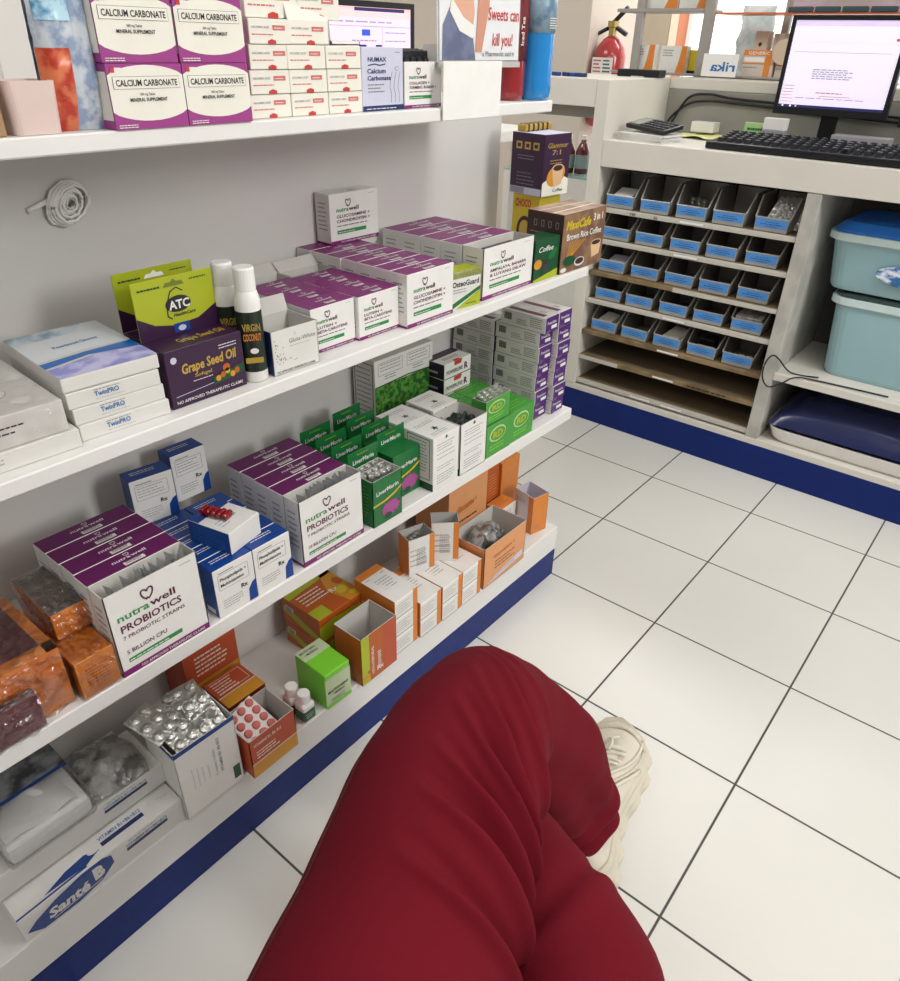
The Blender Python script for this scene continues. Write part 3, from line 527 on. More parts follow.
# ================================================================ printed designs
def heart(P, cx, cy, s, mat, l=2):
    L_ = [(-.10, -.75), (-.45, -.35), (-.62, .05), (-.60, .42), (-.36, .55), (-.1, .38), (0, .18)]; R_ = [(-x, y) for x, y in L_]
    for pts in (L_, R_): P.line([(cx+x*s, cy+y*s) for x, y in pts], s*.17, mat, l)
    P.line([(cx+.1*s, cy-.75*s), (cx-.12*s, cy-.45*s)], s*.14, mat, l)
def logo(P, x, y, h, w, c2=MAR, l=2, c1=LOGOG):
    P.text('nutra', x, y, h, c1, w=w*.54, bold=.018, l=l); P.text('well', x+w*.555, y, h, c2, w=w*.45, bold=.018, l=l)
def nutra(b, F, L, T, w, d, h, opened, a):
    big = a.get('big', False); lines = a['lines']; x = w*.13
    F.rect(0, 0, w, h*.075, PURP); F.text('NO APPROVED THERAPEUTIC CLAIMS', w*.2, h*.022, h*.032, W, w=w*.74, l=3)
    if big:
        heart(F, w*.42, h*.83, h*.10, MAR); logo(F, w*.08, h*.655, h*.085, w*.62)
        F.text(lines[0], w*.09, h*.52, h*.085, MAR, w=w*.66, bold=.02); F.text(lines[1], w*.09, h*.43, h*.045, MAR, w=w*.68, bold=.01)
        F.text(lines[2], w*.09, h*.25, h*.05, MAR, w=w*.44, bold=.012); F.rect(w*.09, h*.145, w*.6, h*.05, GRN); F.scrib(w*.1, h*.16, w*.45, 1, h*.03, W, seed=3, l=2); F.scrib(w*.8, h*.93, w*.14, 1, h*.02, GINK)
    else:
        heart(F, w*.37, h*.81, h*.11, MAR); logo(F, x, h*.64, h*.085, w*.45)
        yy = h*.52
        for s in lines: F.text(s, x, yy, h*.062, MAR, w=w*min(.72, .048*len(s)+.06), bold=.015); yy -= h*.095
        F.scrib(x, yy+h*.02, w*.66, 1, h*.04, MAR, seed=5); F.rect(x, h*.2, w*.6, h*.075, GRN); F.scrib(x+w*.02, h*.225, w*.35, 1, h*.03, W, seed=2, l=2); F.scrib(w*.8, h*.92, w*.13, 1, h*.02, GINK)
    L.scrib(d*.2, h*.8, d*.6, 7, h*.085, GINK, h*.022, seed=7); L.rect(0, 0, d, h*.04, PURP)
    if not opened:
        logo(T, w*.34, d*.5, d*.17, w*.36, W, c1=W); heart(T, w*.52, d*.78, d*.15, W)
        T.rect(w*.42, d*.12, w*.22, d*.22, W); T.scrib(w*.44, d*.27, w*.18, 2, d*.08, INK, l=3)
def calc(b, F, L, T, w, d, h, opened, a):
    F.rect(0, 0, w, h, MAG); n = 36; pts = [(w*.5+w*.68*math.cos(2*PI*i/n), h*.55+h*.43*math.sin(2*PI*i/n)) for i in range(n)]
    pts = [(min(max(x, 0), w), y) for x, y in pts]; F.poly(pts, CREAM, 2)
    F.rect(w*.055, h*.62, w*.89, h*.19, INK, 3); F.rect(w*.06, h*.625, w*.88, h*.18, CREAM, 4); F.text('CALCIUM CARBONATE', w*.09, h*.665, h*.10, INK, w=w*.82, bold=.02, l=5)
    F.text('500 mg Tablet', w*.38, h*.52, h*.04, INK, w=w*.2, l=5); F.text('MINERAL SUPPLEMENT', w*.24, h*.43, h*.055, INK, w=w*.5, bold=.02, l=5)
    F.rect(w*.05, h*.87, w*.14, h*.07, W, 3); F.rect(w*.05, h*.87, w*.05, h*.07, RED, 4); F.scrib(w*.04, h*.06, w*.3, 2, h*.035, W, seed=4, l=3)
    L.rect(d*.05, h*.14, d*.93, h*.74, CREAM)
def smallwhite(b, F, L, T, w, d, h, opened, a):
    F.text('ASCORBIC ACID', w*.06, h*.62, h*.09, GINK, w=w*.42); F.scrib(w*.06, h*.35, w*.55, 1, h*.12, SALM, seed=a or 1); F.rect(w*.56, h*.55, w*.3, h*.2, SALM); F.scrib(w*.6, h*.62, w*.2, 1, h*.09, W, seed=2, l=2)
    F.poly([(w*.42, 0), (w*.62, 0), (w*.62, h*.14), (w*.52, h*.2), (w*.42, h*.12)], RED)
    L.scrib(d*.1, h*.6, d*.6, 2, h*.2, GINK, seed=3)
def purpstack(b, F, L, T, w, d, h, opened, a):
    F.text('PowerLine', w*.12, h*.55, h*.2, W, w=w*.66, bold=.01, shear=.2); F.rect(w*.45, h*.2, w*.42, h*.22, W); F.scrib(w*.1, h*.1, w*.3, 2, h*.1, GINK, seed=3)
    for i in range(12): L.rect(d*(.08+.014*i), h*.38, d*.007 if i % 3 else d*.011, h*.45, INK)
    L.scrib(d*.36, h*.5, d*.25, 3, h*.13, GINK, seed=4); L.scrib(d*.66, h*.78, d*.28, 5, h*.13, GINK, seed=5); L.rect(0, 0, d, h*.03, GINK)
    T.rect(w*.15, d*.1, w*.3, d*.8, PURD); T.scrib(w*.55, d*.3, w*.3, 3, d*.05, GINK)
def powerr(b, F, L, T, w, d, h, opened, a):
    F.text('POWERLINE', w*.08, h*.28, h*.26, INK, w=w*.6); F.text('R', w*.74, h*.25, h*.42, PURD, w=w*.14, bold=.04); F.poly([(w*.36, h), (w*.66, h), (w*.62, h*.72), (w*.36, h*.72)], RED)
    F.line([(0, h*.03), (w, h*.03)], h*.05, DKP); L.scrib(d*.2, h*.3, d*.5, 1, h*.35, LAV, seed=2); T.rect(0, d*.6, w, d*.4, DKP); T.poly([(w*.35, 0), (w*.6, 0), (w*.56, d*.12), (w*.38, d*.12)], RED); T.scrib(w*.2, d*.4, w*.6, 2, d*.1, GINK)
def bluebox(b, F, L, T, w, d, h, opened, a):
    F.poly([(w*.78, 0), (w, 0), (w, h*.42), (w*.9, h*.38), (w*.8, h*.27)], BLUE); F.line([(w*.12, h*.9), (w*.5, h*.9)], h*.02, GINK)
    F.line([(w*.1, h*.86), (w*.85, h*.86), (w*.85, h*.55), (w*.1, h*.55), (w*.1, h*.86)], h*.008, GINK)
    if a == 'rear': F.scrib(w*.14, h*.8, w*.62, 4, h*.06, GINK, h*.014, seed=3)
    else: F.text('Phospholipids +', w*.14, h*.73, h*.07, INK, w=w*.66, bold=.015); F.text('Multivitamins', w*.14, h*.61, h*.07, INK, w=w*.58, bold=.015)
    F.text('Rx', w*.62, h*.38, h*.09, INK, bold=.03); F.scrib(w*.14, h*.3, w*.5, 4, h*.05, GINK, h*.012, seed=6)
    L.rect(d*.15, h*.04, d*.6, h*.1, W); L.scrib(d*.2, h*.75, d*.6, 8, h*.07, BLUI, h*.015, seed=3); T.scrib(w*.15, d*.65, w*.6, 2, d*.15, W, d*.05, seed=2)
def liver(b, F, L, T, w, d, h, opened, a):
    F.text('LiverMarin', w*.12, h*.66, h*.09, W, w=w*.76, bold=.02, ang=.05); F.poly([(0, h*.44), (w*.4, h*.46), (w*.75, h*.52), (w, h*.62), (w, h*.66), (w*.7, h*.56), (w*.4, h*.5), (0, h*.48)], YEL)
    F.ell(w*.6, h*.27, w*.3, h*.16, THI, 2, 18); r = random.Random(3)
    for i in range(26):
        an = r.uniform(0, 2*PI); F.line([(w*.6+w*.2*math.cos(an), h*.28+h*.1*math.sin(an)), (w*.6+w*.34*math.cos(an), h*.28+h*.2*math.sin(an))], w*.016, THI, 3)
    F.ell(w*.5, h*.13, w*.13, h*.06, LGD, 4, 14); L.scrib(d*.15, h*.85, d*.7, 9, h*.08, LIMG, h*.014, seed=4)
def moringa(b, F, L, T, w, d, h, opened, a):
    for y, n in ((.84, 3), (.66, 1), (.58, 1), (.42, 2), (.26, 4)): F.scrib(w*.15, h*y, w*.7, n, h*.05, GINK, h*.012, seed=int(y*100))
    F.poly([(w*.45, h*.93), (w*.5, h*.98), (w*.56, h*.93), (w*.5, h*.9)], LG)
    L.line([(d*.12, h*.2), (d*.12, h*.95), (d*.88, h*.95), (d*.88, h*.2), (d*.12, h*.2)], h*.012, LGD); L.scrib(d*.2, h*.88, d*.6, 10, h*.06, GINK, h*.014, seed=9); L.rect(0, 0, d, h*.14, LGD, 2)
    if not opened:
        for an in (0, 1.2, 2.4, 3.7, 5): T.ell(w*.5+w*.05*math.cos(an), d*.4+w*.05*math.sin(an), w*.05, w*.022, LGD, 2, 8, an)
        T.scrib(w*.15, d*.8, w*.7, 2, d*.08, GINK, d*.02); T.scrib(w*.15, d*.22, w*.6, 2, d*.08, GINK, d*.02)
def bigmor(b, F, L, T, w, d, h, opened, a):
    F.rect(0, 0, w, h*.70, FOL); r = random.Random(4)
    for i in range(130): F.ell(r.uniform(.04, .96)*w, r.uniform(.03, .66)*h, w*.035, w*.018, (LG, LGD, FOL, BG)[i % 4], 2, 7, r.uniform(0, 3))
    F.poly([(0, h*.69), (w*.55, h*.71), (w, h*.69), (w, h*.705), (w*.55, h*.725), (0, h*.705)], LGD, 3)
    for x in (.06, .54): F.line([(w*x, h*.96), (w*(x+.4), h*.96), (w*(x+.4), h*.82), (w*x, h*.82), (w*x, h*.96)], h*.005, GINK); F.scrib(w*(x+.03), h*.935, w*.34, 3, h*.035, GINK, h*.009, seed=int(x*100)); F.scrib(w*(x+.1), h*.79, w*.2, 2, h*.03, LG, h*.009)
    L.line([(d*.1, h*.1), (d*.1, h*.95), (d*.9, h*.95), (d*.9, h*.1)], h*.01, LGD); L.scrib(d*.18, h*.88, d*.64, 14, h*.055, GINK, h*.012, seed=2)
def greenmed(b, F, L, T, w, d, h, opened, a):
    F.ell(w*.45, h*.64, w*.33, h*.24, pm('pale_lime_print', '#b6cf8e', .4), 1); F.ell(w*.46, h*.63, w*.29, h*.19, BG, 2); F.text('RD', w*.26, h*.54, h*.2, LIME, w=w*.4, bold=.04, l=3); F.scrib(w*.15, h*.28, w*.6, 2, h*.1, LIMG, h*.04, seed=2)
    T.scrib(w*.1, d*.7, w*.8, 3, d*.2, LIMG, d*.05, seed=7)
def vitorange(b, F, L, T, w, d, h, opened, a):
    F.rect(0, 0, w, h*.36, YO); F.line([(0, h*.36), (w, h*.36)], h*.02, W, 2); F.text('VITAMINS B1, B6, B12', w*.08, h*.78, h*.075, CREAM, w=w*.6, shear=.1); F.scrib(w*.12, h*.6, w*.5, 3, h*.075, CREAM, h*.025, seed=4)
    if not opened: T.rect(0, 0, w, d*.36, YO); T.line([(0, d*.36), (w, d*.36)], d*.02, W, 2); T.scrib(w*.1, d*.82, w*.55, 5, d*.09, CREAM, d*.03, seed=5); T.line([(w*.08, d*.9), (w*.9, d*.9), (w*.9, d*.45), (w*.08, d*.45)], d*.01, CREAM, 2)
def oy(b, F, L, T, w, d, h, opened, a):
    if opened:
        F.rect(0, 0, w*.22, h, LIME); F.rect(w*.62, 0, w*.38, h, RORD); F.text('NON-STEROIDAL', w*.34, h*.12, w*.07, CREAM, w=h*.6, ang=PI/2); F.scrib(w*.45, h*.5, w*.1, 10, h*.04, CREAM, h*.02); F.text('Rx', w*.42, h*.12, h*.1, W, bold=.02)
        F.ell(w*.12, h*.12, w*.09, h*.06, YO, 2); F.ell(w*.2, h*.22, w*.05, h*.04, ORD, 3)
    else:
        F.poly([(0, 0), (w, 0), (w, h*.55), (w*.5, h*.8), (0, h*.65)], LIME); F.ell(w*.6, h*.8, w*.3, h*.12, ORD, 2)
        T.rect(w*.0, 0, w*.3, d*.3, LIME); T.ell(w*.8, d*.35, w*.12, d*.1, YEL, 4, 12, .5); T.ell(w*.9, d*.6, w*.08, d*.12, ORD, 4, 10); T.ell(w*.72, d*.2, w*.07, d*.06, YO, 4, 9); T.ell(w*.88, d*.15, w*.08, d*.05, YEL, 5, 9); T.poly([(w*.7, 0), (w, 0), (w, d), (w*.8, d), (w*.6, d*.5)], YO, 2); T.poly([(0, d*.8), (w, d*.9), (w, d), (0, d)], LIME, 2); T.scrib(w*.1, d*.72, w*.5, 4, d*.09, CREAM, d*.03, seed=2, l=3); T.text('Rx', w*.62, d*.4, d*.12, CREAM, bold=.02, l=3)
        L.poly([(0, h*.45), (d*.6, h*.12), (d, h*.02), (d, h*.22), (d*.4, h*.55), (0, h*.7)], LIME); L.rect(d*.08, h*.55, d*.22, h*.22, W, 2); L.scrib(d*.1, h*.7, d*.18, 4, h*.05, INK, h*.03, l=3)
def peach(b, F, L, T, w, d, h, opened, a):
    F.text('Glucosamine +', w*.22, h*.62, h*.08, ORD, w=w*.5, ang=.06); F.scrib(w*.25, h*.5, w*.5, 3, h*.08, INK, h*.02, seed=3); F.poly([(w*.1, h*.04), (w*.95, h*.14), (w*.95, h*.30), (w*.3, h*.16)], LAV); F.line([(w*.2, h*.1), (w*.75, h*.2)], h*.012, ORD, 2)
def orwhite(b, F, L, T, w, d, h, opened, a):
    F.rect(w*.8, 0, w*.2, h, OR); F.scrib(w*.06, h*.66, w*.6, 4, h*.14, LGINK, h*.04, seed=a or 3); F.rect(0, 0, w, h*.035, (GINK if not opened else W), 2); F.rect(0, h*.86, w*.8, h*.14, (pm('bright_white_edge', '#f4f3f0', .4) if not opened else W), 2)
    if not opened: T.rect(0, d*.82, w, d*.18, OR); T.rect(w*.0, 0, w, d*.82, W); T.scrib(w*.25, d*.62, w*.55, 5, d*.07, GINK, d*.025, seed=6); T.scrib(w*.1, d*.75, w*.2, 1, d*.05, GINK); T.scrib(w*.7, d*.75, w*.2, 1, d*.05, GINK)
    else: F.scrib(w*.3, h*.62, w*.4, 9, h*.05, GINK, h*.02, seed=5, l=2)
def lgbox(b, F, L, T, w, d, h, opened, a):
    pl = pm('pale_green_print', '#b9c9a2', .45); F.rect(0, h*.05, w, h*.8, pl); F.rect(0, h*.7, w*.98, h*.12, pl, 2); F.text('MULTIVITAMINS', w*.08, h*.42, h*.075, INK, w=w*.8, bold=.02, l=3); F.text('+ MINERALS', w*.28, h*.31, h*.07, INK, w=w*.45, bold=.02, l=3); F.scrib(w*.2, h*.2, w*.6, 2, h*.06, GINK, l=3); F.rect(0, 0, w, h*.1, LIMG, 4)
    T.rect(0, d*.62, w, d*.38, pl); T.text('MULTIVITAMINS', w*.08, d*.86, d*.06, INK, w=w*.6, bold=.02); T.text('+ MINERALS', w*.16, d*.75, d*.06, INK, w=w*.5, bold=.02)
def foilbox(b, F, L, T, w, d, h, opened, a):
    F.rect(0, h*.94, w, h*.06, BLUE); L.rect(0, h*.94, d, h*.06, BLUE); F.text('VITAMIN B1 B6 B12', w*.70, h*.33, w*.05, GINK, w=h*.52, ang=PI/2); F.text('Complex Tablets', w*.60, h*.33, w*.04, LGINK, w=h*.4, ang=PI/2)
    for k, x in enumerate((.22, .3, .38, .47)): F.text('For oral use only take one daily', w*x, h*.36, w*.025, LGINK, w=h*(.3-.03*k), ang=PI/2)
    F.rect(w*.84, h*.08, w*.12, h*.2, LGD)
def numax(b, F, L, T, w, d, h, opened, a):
    F.text('NUMAX', w*.14, h*.78, h*.075, NAVY, w=w*.44); F.line([(w*.14, h*.72), (w*.3, h*.745), (w*.42, h*.72), (w*.56, h*.745)], h*.018, NAVY); F.text('Calcium', w*.12, h*.6, h*.075, NAVY, w=w*.44, bold=.02); F.text('Carbonate', w*.12, h*.49, h*.075, NAVY, w=w*.56, bold=.02)
    F.scrib(w*.13, h*.41, w*.4, 3, h*.055, GINK, h*.02, seed=3); F.rect(0, 0, w, h*.085, NAVY); F.scrib(w*.08, h*.03, w*.8, 1, h*.03, W, l=2); F.scrib(w*.8, h*.92, w*.14, 1, h*.03, GINK)
    for s in (0, 1, 2): F.line([(w*(.72+.1*s), h*.62), (w*(.68+.1*s), h*.5), (w*(.66+.1*s), h*.36), (w*(.70+.1*s), h*.26), (w*(.69+.1*s), h*.12)], w*.012, GINK)
    F.ell(w*.84, h*.67, w*.05, h*.035, GINK); F.ell(w*.84, h*.67, w*.04, h*.026, LAV, 2)
def gluta(b, F, L, T, w, d, h, opened, a):
    F.text('Gluta-White', w*.36, h*.66, h*.1, GINK, w=w*.58, bold=.005); F.scrib(w*.36, h*.58, w*.5, 1, h*.04, LGINK); F.text('NO APPROVED THERAPEUTIC CLAIMS', w*.06, h*.04, h*.05, INK, w=w*.84); r = random.Random(6)
    for i in range(34): a_ = r.random(); F.ell(w*(.06+.5*a_*r.random()), h*(.2+.6*(1-a_)*r.random()+.05), w*.012, w*.012, GINK, 1, 7)
    F.ell(w*.5, h*.85, w*.02, h*.05, LAV, 1, 10, .3)
def osteo(b, F, L, T, w, d, h, opened, a):
    F.rect(0, 0, w, h, OW); F.rect(0, h*.82, w, h*.18, LIME); F.text('OsteoGuard', w*.02, h*.6, h*.15, INK, w=w*.92, bold=.03); F.poly([(0, 0), (w, h*.42), (w, h*.52), (0, h*.14)], LG, 2); F.poly([(w*.15, 0), (w, 0), (w, h*.42)], LIME, 3); F.scrib(w*.05, h*.5, w*.5, 2, h*.07, GINK); F.scrib(w*.5, h*.08, w*.4, 1, h*.05, LGD, l=4)
def steam(F, cx, cy, rx, ry, mcup, mdrink, l=3):
    F.poly([(cx-rx, cy), (cx+rx, cy), (cx+rx*.8, cy-ry*1.7), (cx-rx*.55, cy-ry*2)], mcup, l); F.ell(cx, cy, rx, ry*.42, mcup, l+1); F.ell(cx, cy, rx*.82, ry*.3, mdrink, l+2)
def maxi(b, F, L, T, w, d, h, opened, a):
    F.rect(0, 0, w, h, TAN); F.text('MaxiCafe', w*.06, h*.74, h*.15, YEL, w=w*.58, bold=.03, shear=.25, l=3); F.text('3 in 1', w*.7, h*.8, h*.12, W, w=w*.22, bold=.03, l=3); F.text('Brown Rice Coffee', w*.1, h*.56, h*.11, W, w=w*.82, bold=.015, l=3)
    for k in range(7): F.line([(w*.1, h*.16), (w*(.2+.06*k), h*.52)], w*.012, YO, 2)
    steam(F, w*.82, h*.4, w*.13, h*.13, CUP, BRN); F.ell(w*.45, h*.14, w*.12, h*.08, OW, 3); F.ell(w*.45, h*.15, w*.10, h*.055, BRN, 4); F.ell(w*.2, h*.2, w*.14, h*.09, LGD, 3); F.ell(w*.08, h*.06, w*.07, h*.04, OW, 4)
    for i in range(4): L.line([(d*(.2+.2*i), h*.86), (d*(.27+.2*i), h*.86), (d*(.27+.2*i), h*.76), (d*(.2+.2*i), h*.76), (d*(.2+.2*i), h*.86)], h*.01, GINK)
    L.scrib(d*.1, h*.65, d*.8, 7, h*.07, GINK, h*.015, seed=3); T.rect(0, 0, w, d, pm('coffee_lid_print', '#b59a86', .4, hex2='#8f7060', scale=18)); T.line([(0, d*.3), (w, d*.35)], d*.05, CREAM, 2); T.line([(0, d*.7), (w, d*.6)], d*.03, CREAM, 2)
def glam(b, F, L, T, w, d, h, opened, a):
    F.text('Glammor', w*.12, h*.78, h*.085, GOLD, w=w*.76, bold=.01); F.text('7:1', w*.3, h*.67, h*.08, GOLD, w=w*.32); F.scrib(w*.25, h*.57, w*.5, 2, h*.045, GOLD, h*.012); F.poly([(0, 0), (w, 0), (w, h*.25), (w*.5, h*.38), (0, h*.22)], CREAM, 2); F.ell(w*.5, h*.33, w*.36, h*.17, YO, 3, 20, .3); steam(F, w*.55, h*.45, w*.22, h*.16, CUP, BRN, 4); F.text('Coffee', w*.4, h*.06, h*.05, LGD, w=w*.4, l=4)
    for i in range(3): L.rect(d*(.14+.26*i), h*.74, d*.18, h*.12, GOLD); L.rect(d*(.18+.26*i), h*.77, d*.10, h*.06, DKP, 2)
    L.scrib(d*.2, h*.63, d*.55, 2, h*.05, GINK, h*.012); L.scrib(d*.2, h*.35, d*.55, 4, h*.06, GINK, h*.01, seed=4); L.rect(d*.02, h*.0, d*.96, h*.12, LAV)
    for i in range(14): L.rect(d*(.05+.03*i), h*.01, d*.012, h*.1, INK, 2)
def coffee2(b, F, L, T, w, d, h, opened, a):
    F.rect(0, 0, w, h, LGD); F.text('Coffee', w*.15, h*.7, h*.13, W, w=w*.6, shear=.3, bold=.01, l=3); F.poly([(0, 0), (w, 0), (w, h*.2), (0, h*.05)], LIME, 2); steam(F, w*.45, h*.42, w*.14, h*.13, DGR, BRN); F.ell(w*.15, h*.42, w*.16, h*.12, YO, 2); F.ell(w*.75, h*.6, w*.2, h*.1, LG, 2, 14, .5)
def atc(b, F, L, T, w, d, h, opened, a):
    F.text('Grape Seed Oil', w*.18, h*.56, h*.17, GOLD, w=w*.72, bold=.03, shear=.12, ang=.02, l=2); F.text('Softgel', w*.33, h*.45, h*.06, GOLD, w=w*.22, l=2); F.scrib(w*.3, h*.38, w*.28, 1, h*.03, W); F.text('NO APPROVED THERAPEUTIC CLAIMS', w*.06, h*.07, h*.055, W, w=w*.88, bold=.01, l=2); F.line([(w*.06, h*.2), (w*.6, h*.25)], h*.01, LAV)
    F.poly([(w*.55, h*.2), (w*.97, h*.28), (w*.97, h*.45), (w*.55, h*.34)], LGD, 3)
    for i in range(5): F.ell(w*(.62+.065*i), h*(.3+.04*(i % 3)), w*.035, h*.055, (YO, ORD, LIME)[i % 3], 4, 10)
    F.ell(w*.74, h*.45, w*.05, h*.07, ORD, 4); F.scrib(w*.68, h*.85, w*.26, 2, h*.05, W, h*.015); F.ell(w*.1, h*.83, w*.04, h*.06, LAV, 2, 8); T.text('Grape Seed Oil', w*.3, d*.35, d*.3, GOLD, w=w*.6, bold=.03)
def twin(b, F, L, T, w, d, h, opened, a):
    F.text('TwinPRO', w*.28, h*.42, h*.32, BLUI, w=w*.26, bold=.02); F.scrib(w*.28, h*.8, w*.3, 1, h*.12, GINK); F.scrib(w*.28, h*.22, w*.34, 1, h*.1, LGINK)
def vitb(b, F, L, T, w, d, h, opened, a):
    F.rect(w*.62, h*.50, w*.27, h*.13, NAVY); F.text('VITAMIN B1+B6+B12', w*.62, h*.68, h*.11, BLUI, w=w*.27, bold=.01); F.scrib(w*.64, h*.86, w*.2, 1, h*.06, GINK); r = random.Random(5)
    for i in range(9): x = w*(.82+.16*r.random()); y = h*(.15+.7*r.random()); F.poly([(x, y), (x+w*.025, y+h*.05), (x+w*.008, y+h*.02)], INK)
    T.rect(w*.52, d*.16, w*.27, d*.08, NAVY); T.text('VITAMIN B1+B6+B12', w*.52, d*.27, d*.07, BLUI, w=w*.27); 
    for i in range(9): x = w*(.8+.18*r.random()); y = d*(.1+.8*r.random()); T.poly([(x, y), (x+w*.025, y+d*.05), (x+w*.008, y+d*.02)], INK)
    if a == 'oval': F.poly([(w*.02, h*.32), (w*.10, h*.03), (w*.30, h*.0), (w*.45, h*.15), (w*.535, h*.5), (w*.53, h*.85), (w*.48, h*.98), (w*.36, h*.98), (w*.2, h*.8), (w*.08, h*.55)], BLUE); F.text('Santé', w*.14, h*.22, h*.36, W, w=w*.24, bold=.04, shear=.15); F.text('B', w*.41, h*.36, h*.46, W, w=w*.065, bold=.07); F.line([(w*.16, h*.12), (w*.45, h*.22)], h*.03, W, 2); T.poly([(w*.16, d*.08), (w*.40, d*.06), (w*.50, d*.16), (w*.42, d*.24), (w*.3, d*.2)], BLUE); T.ell(w*.47, d*.2, w*.035, d*.05, W, 2); T.line([(0, d*.02), (w*.4, d*.05)], d*.03, BLUE)
# ================================================================ top shelf (z = 1.034)
Z4, Z3, Z2, Z1 = 1.0343, .7453, .4453, .1403
cb = carton('supplement_box', 'purple and white calcium box, bottom left of the block of four on the top shelf', (.327, -1.504, Z4), .0745, .06, .052, MAG, MAG, MAG, calc, group='purple calcium boxes on the top shelf')
dup(cb, (.327, -1.4285, Z4), 'purple and white calcium box, bottom right of the block of four on the top shelf')
dup(cb, (.325, -1.5045, Z4+.0525), 'purple and white calcium box, top left of the block of four on the top shelf')
dup(cb, (.3265, -1.4285, Z4+.0525), 'purple and white calcium box, top right of the block of four on the top shelf')
b = MB(); b.box(-.03, 0, 0, .045, 0, .13, OR, .001); tag(b.build('orange_box', loc=(.26, -1.372, Z4)), 'orange box standing behind the purple calcium boxes', 'box')
sw = None; cn = ['left', 'middle', 'right']; rn = ['bottom row', 'second row', 'third row', 'fourth row']
ys = (-1.341, -1.2865, -1.2315); xs = (.310, .311, .311)
for rr in range(4):
    for cc in range(3):
        if rr == 3 and cc > 0: continue
        p = (xs[cc]+.001*rr, ys[cc]+.0015*rr*(-1 if cc else 1), Z4+.0228*rr); lb = 'small white box with red tab, %s column, %s of the top shelf stack' % (cn[cc], rn[rr])
        if sw is None: sw = carton('tablet_box', lb, p, .054, .05, .0222, CREAM, CREAM, CREAM, smallwhite, group='small white boxes with red tabs')
        else: dup(sw, p, lb)
carton('tablet_box', 'open white box with its lid flap standing, fourth row of the red tab stack', (.313, -1.285, Z4+.0684), .060, .05, .0222, CREAM, BLUI, CREAM, smallwhite, opened=True, flaps=[('front', -.3, .018, CREAM)], rot=.06)
carton('tablet_box', 'open box with beige inside of the lid raised, right end of the fourth row', (.309, -1.222, Z4+.0684), .045, .05, .004, CREAM, CREAM, CREAM, None, opened=True, flaps=[('back', .1, .028, pm('beige_board', '#b7ad98', .7))], inner=MATS['beige_board'])
dup(sw, (.308, -1.335, Z4+.0912), 'white box lying across the top left of the red tab stack').scale = (1, 1.25, 1.3)
dup(sw, (.308, -1.266, Z4+.0912), 'white box on top of the middle of the red tab stack').scale = (1, 1.1, 1.25)
carton('supplement_box', 'lavender white calcium carbonate box with navy base strip on the top shelf', (.312, -1.1785, Z4), .074, .035, .067, LAV, LAV, LAV, numax, rot=.03)
carton('supplement_box', 'white collagen box with black blister packs sticking out on the top shelf', (.3105, -1.1035, Z4), .075, .035, .052, W, W, PURP, nutra, rot=.03, opened=True, dsg_arg={'lines': ['COLLAGEN +', 'TURMERIC, ROSEHIP +']}, flaps=[('right', .3, .02, W)])
bb = None
for k in range(3):
    b = MB(); b.box(0, .0025, 0, .055, 0, .06, BLK, .001)
    for i in range(4):
        for j in range(3): b.lathe([(.0055, 0), (.0045, .004), (.001, .005)], BLK, 10, (.0025, .008+.013*i, .018+.015*j), 'x')
    if bb is None: bb = b.build('blister_pack', loc=(.296, -1.094, Z4+.004), rot=(0, -.05, .03)); tag(bb, 'black blister pack standing in the white collagen box, front one', 'blister pack', 'black blister packs in the collagen box')
    else: dup(bb, (.296-.008*k, -1.093, Z4+.004+.001*k), 'black blister pack standing in the white collagen box, '+['', 'middle one', 'rear one'][k], (0, -.05, .03))
# poster, card, bottles
PO = thing('wall_poster', 'health poster with a waist picture and red handwriting at the end of the top shelf', 'poster', (.315, -1.040, 1.088), (0, -.03, 0))
b = MB(); b.box(-.0015, 0, 0, .176, 0, .165, pm('poster_paper', '#dfe0e2', .35)); P = b.plane((0, 0, 0), (0, 1, 0), (0, 0, 1)); P.v = Vector((0, 0, .78)); SK = pm('printed_skin', '#d9a58c', .5); SK2 = pm('printed_skin_shade', '#c98d76', .5); JN = pm('printed_denim', '#6f7792', .5, hex2='#5d6582', scale=40)
P.poly([(.004, .0), (.075, .0), (.068, .045), (.02, .075), (.006, .05)], JN); P.poly([(.02, .075), (.035, .12), (.03, .2), (.08, .2), (.066, .12), (.072, .07), (.068, .045)], SK, 2); P.poly([(.02, .07), (.04, .042), (.068, .032), (.072, .05), (.048, .062), (.024, .088)], W, 3)
P.poly([(.083, .2), (.106, .2), (.104, .08), (.088, .012), (.074, .012), (.08, .09)], SK2, 3); P.poly([(.045, .12), (.066, .13), (.07, .09), (.052, .085)], pm('printed_sky_blue', '#a9bfd6', .5), 2); P.line([(.04, .2), (.05, .13), (.06, .1)], .003, SK2, 3)
P.text('Sweets can', .102, .060, .020, RED, w=.072, bold=.008, shear=.1, l=3); P.text('kill you!', .112, .022, .020, RED, w=.048, bold=.008, shear=.1, l=3); P.text('a Pharmacist said it', .09, .006, .008, GINK, w=.075, l=3)
b.build('sheet', PO)
b = MB(); b.box(-.003, -.0018, -.003, .18, -.008, .21, pm('clear_acrylic', '#e9eef0', .05, alpha=.35, coat=.5)); b.box(-.004, .001, -.003, .18, -.009, -.002, LGINK); b.box(-.03, -.0018, .05, .13, -.0577, -.006, MATS['clear_acrylic']); b.build('acrylic_holder', PO)
b = MB(); b.box(0, .0018, 0, .127, 0, .068, WP, .0006); tag(b.build('white_card', loc=(.3285, -1.05, 1.019)), 'blank white card fixed to the front edge of the top shelf under the poster', 'card')
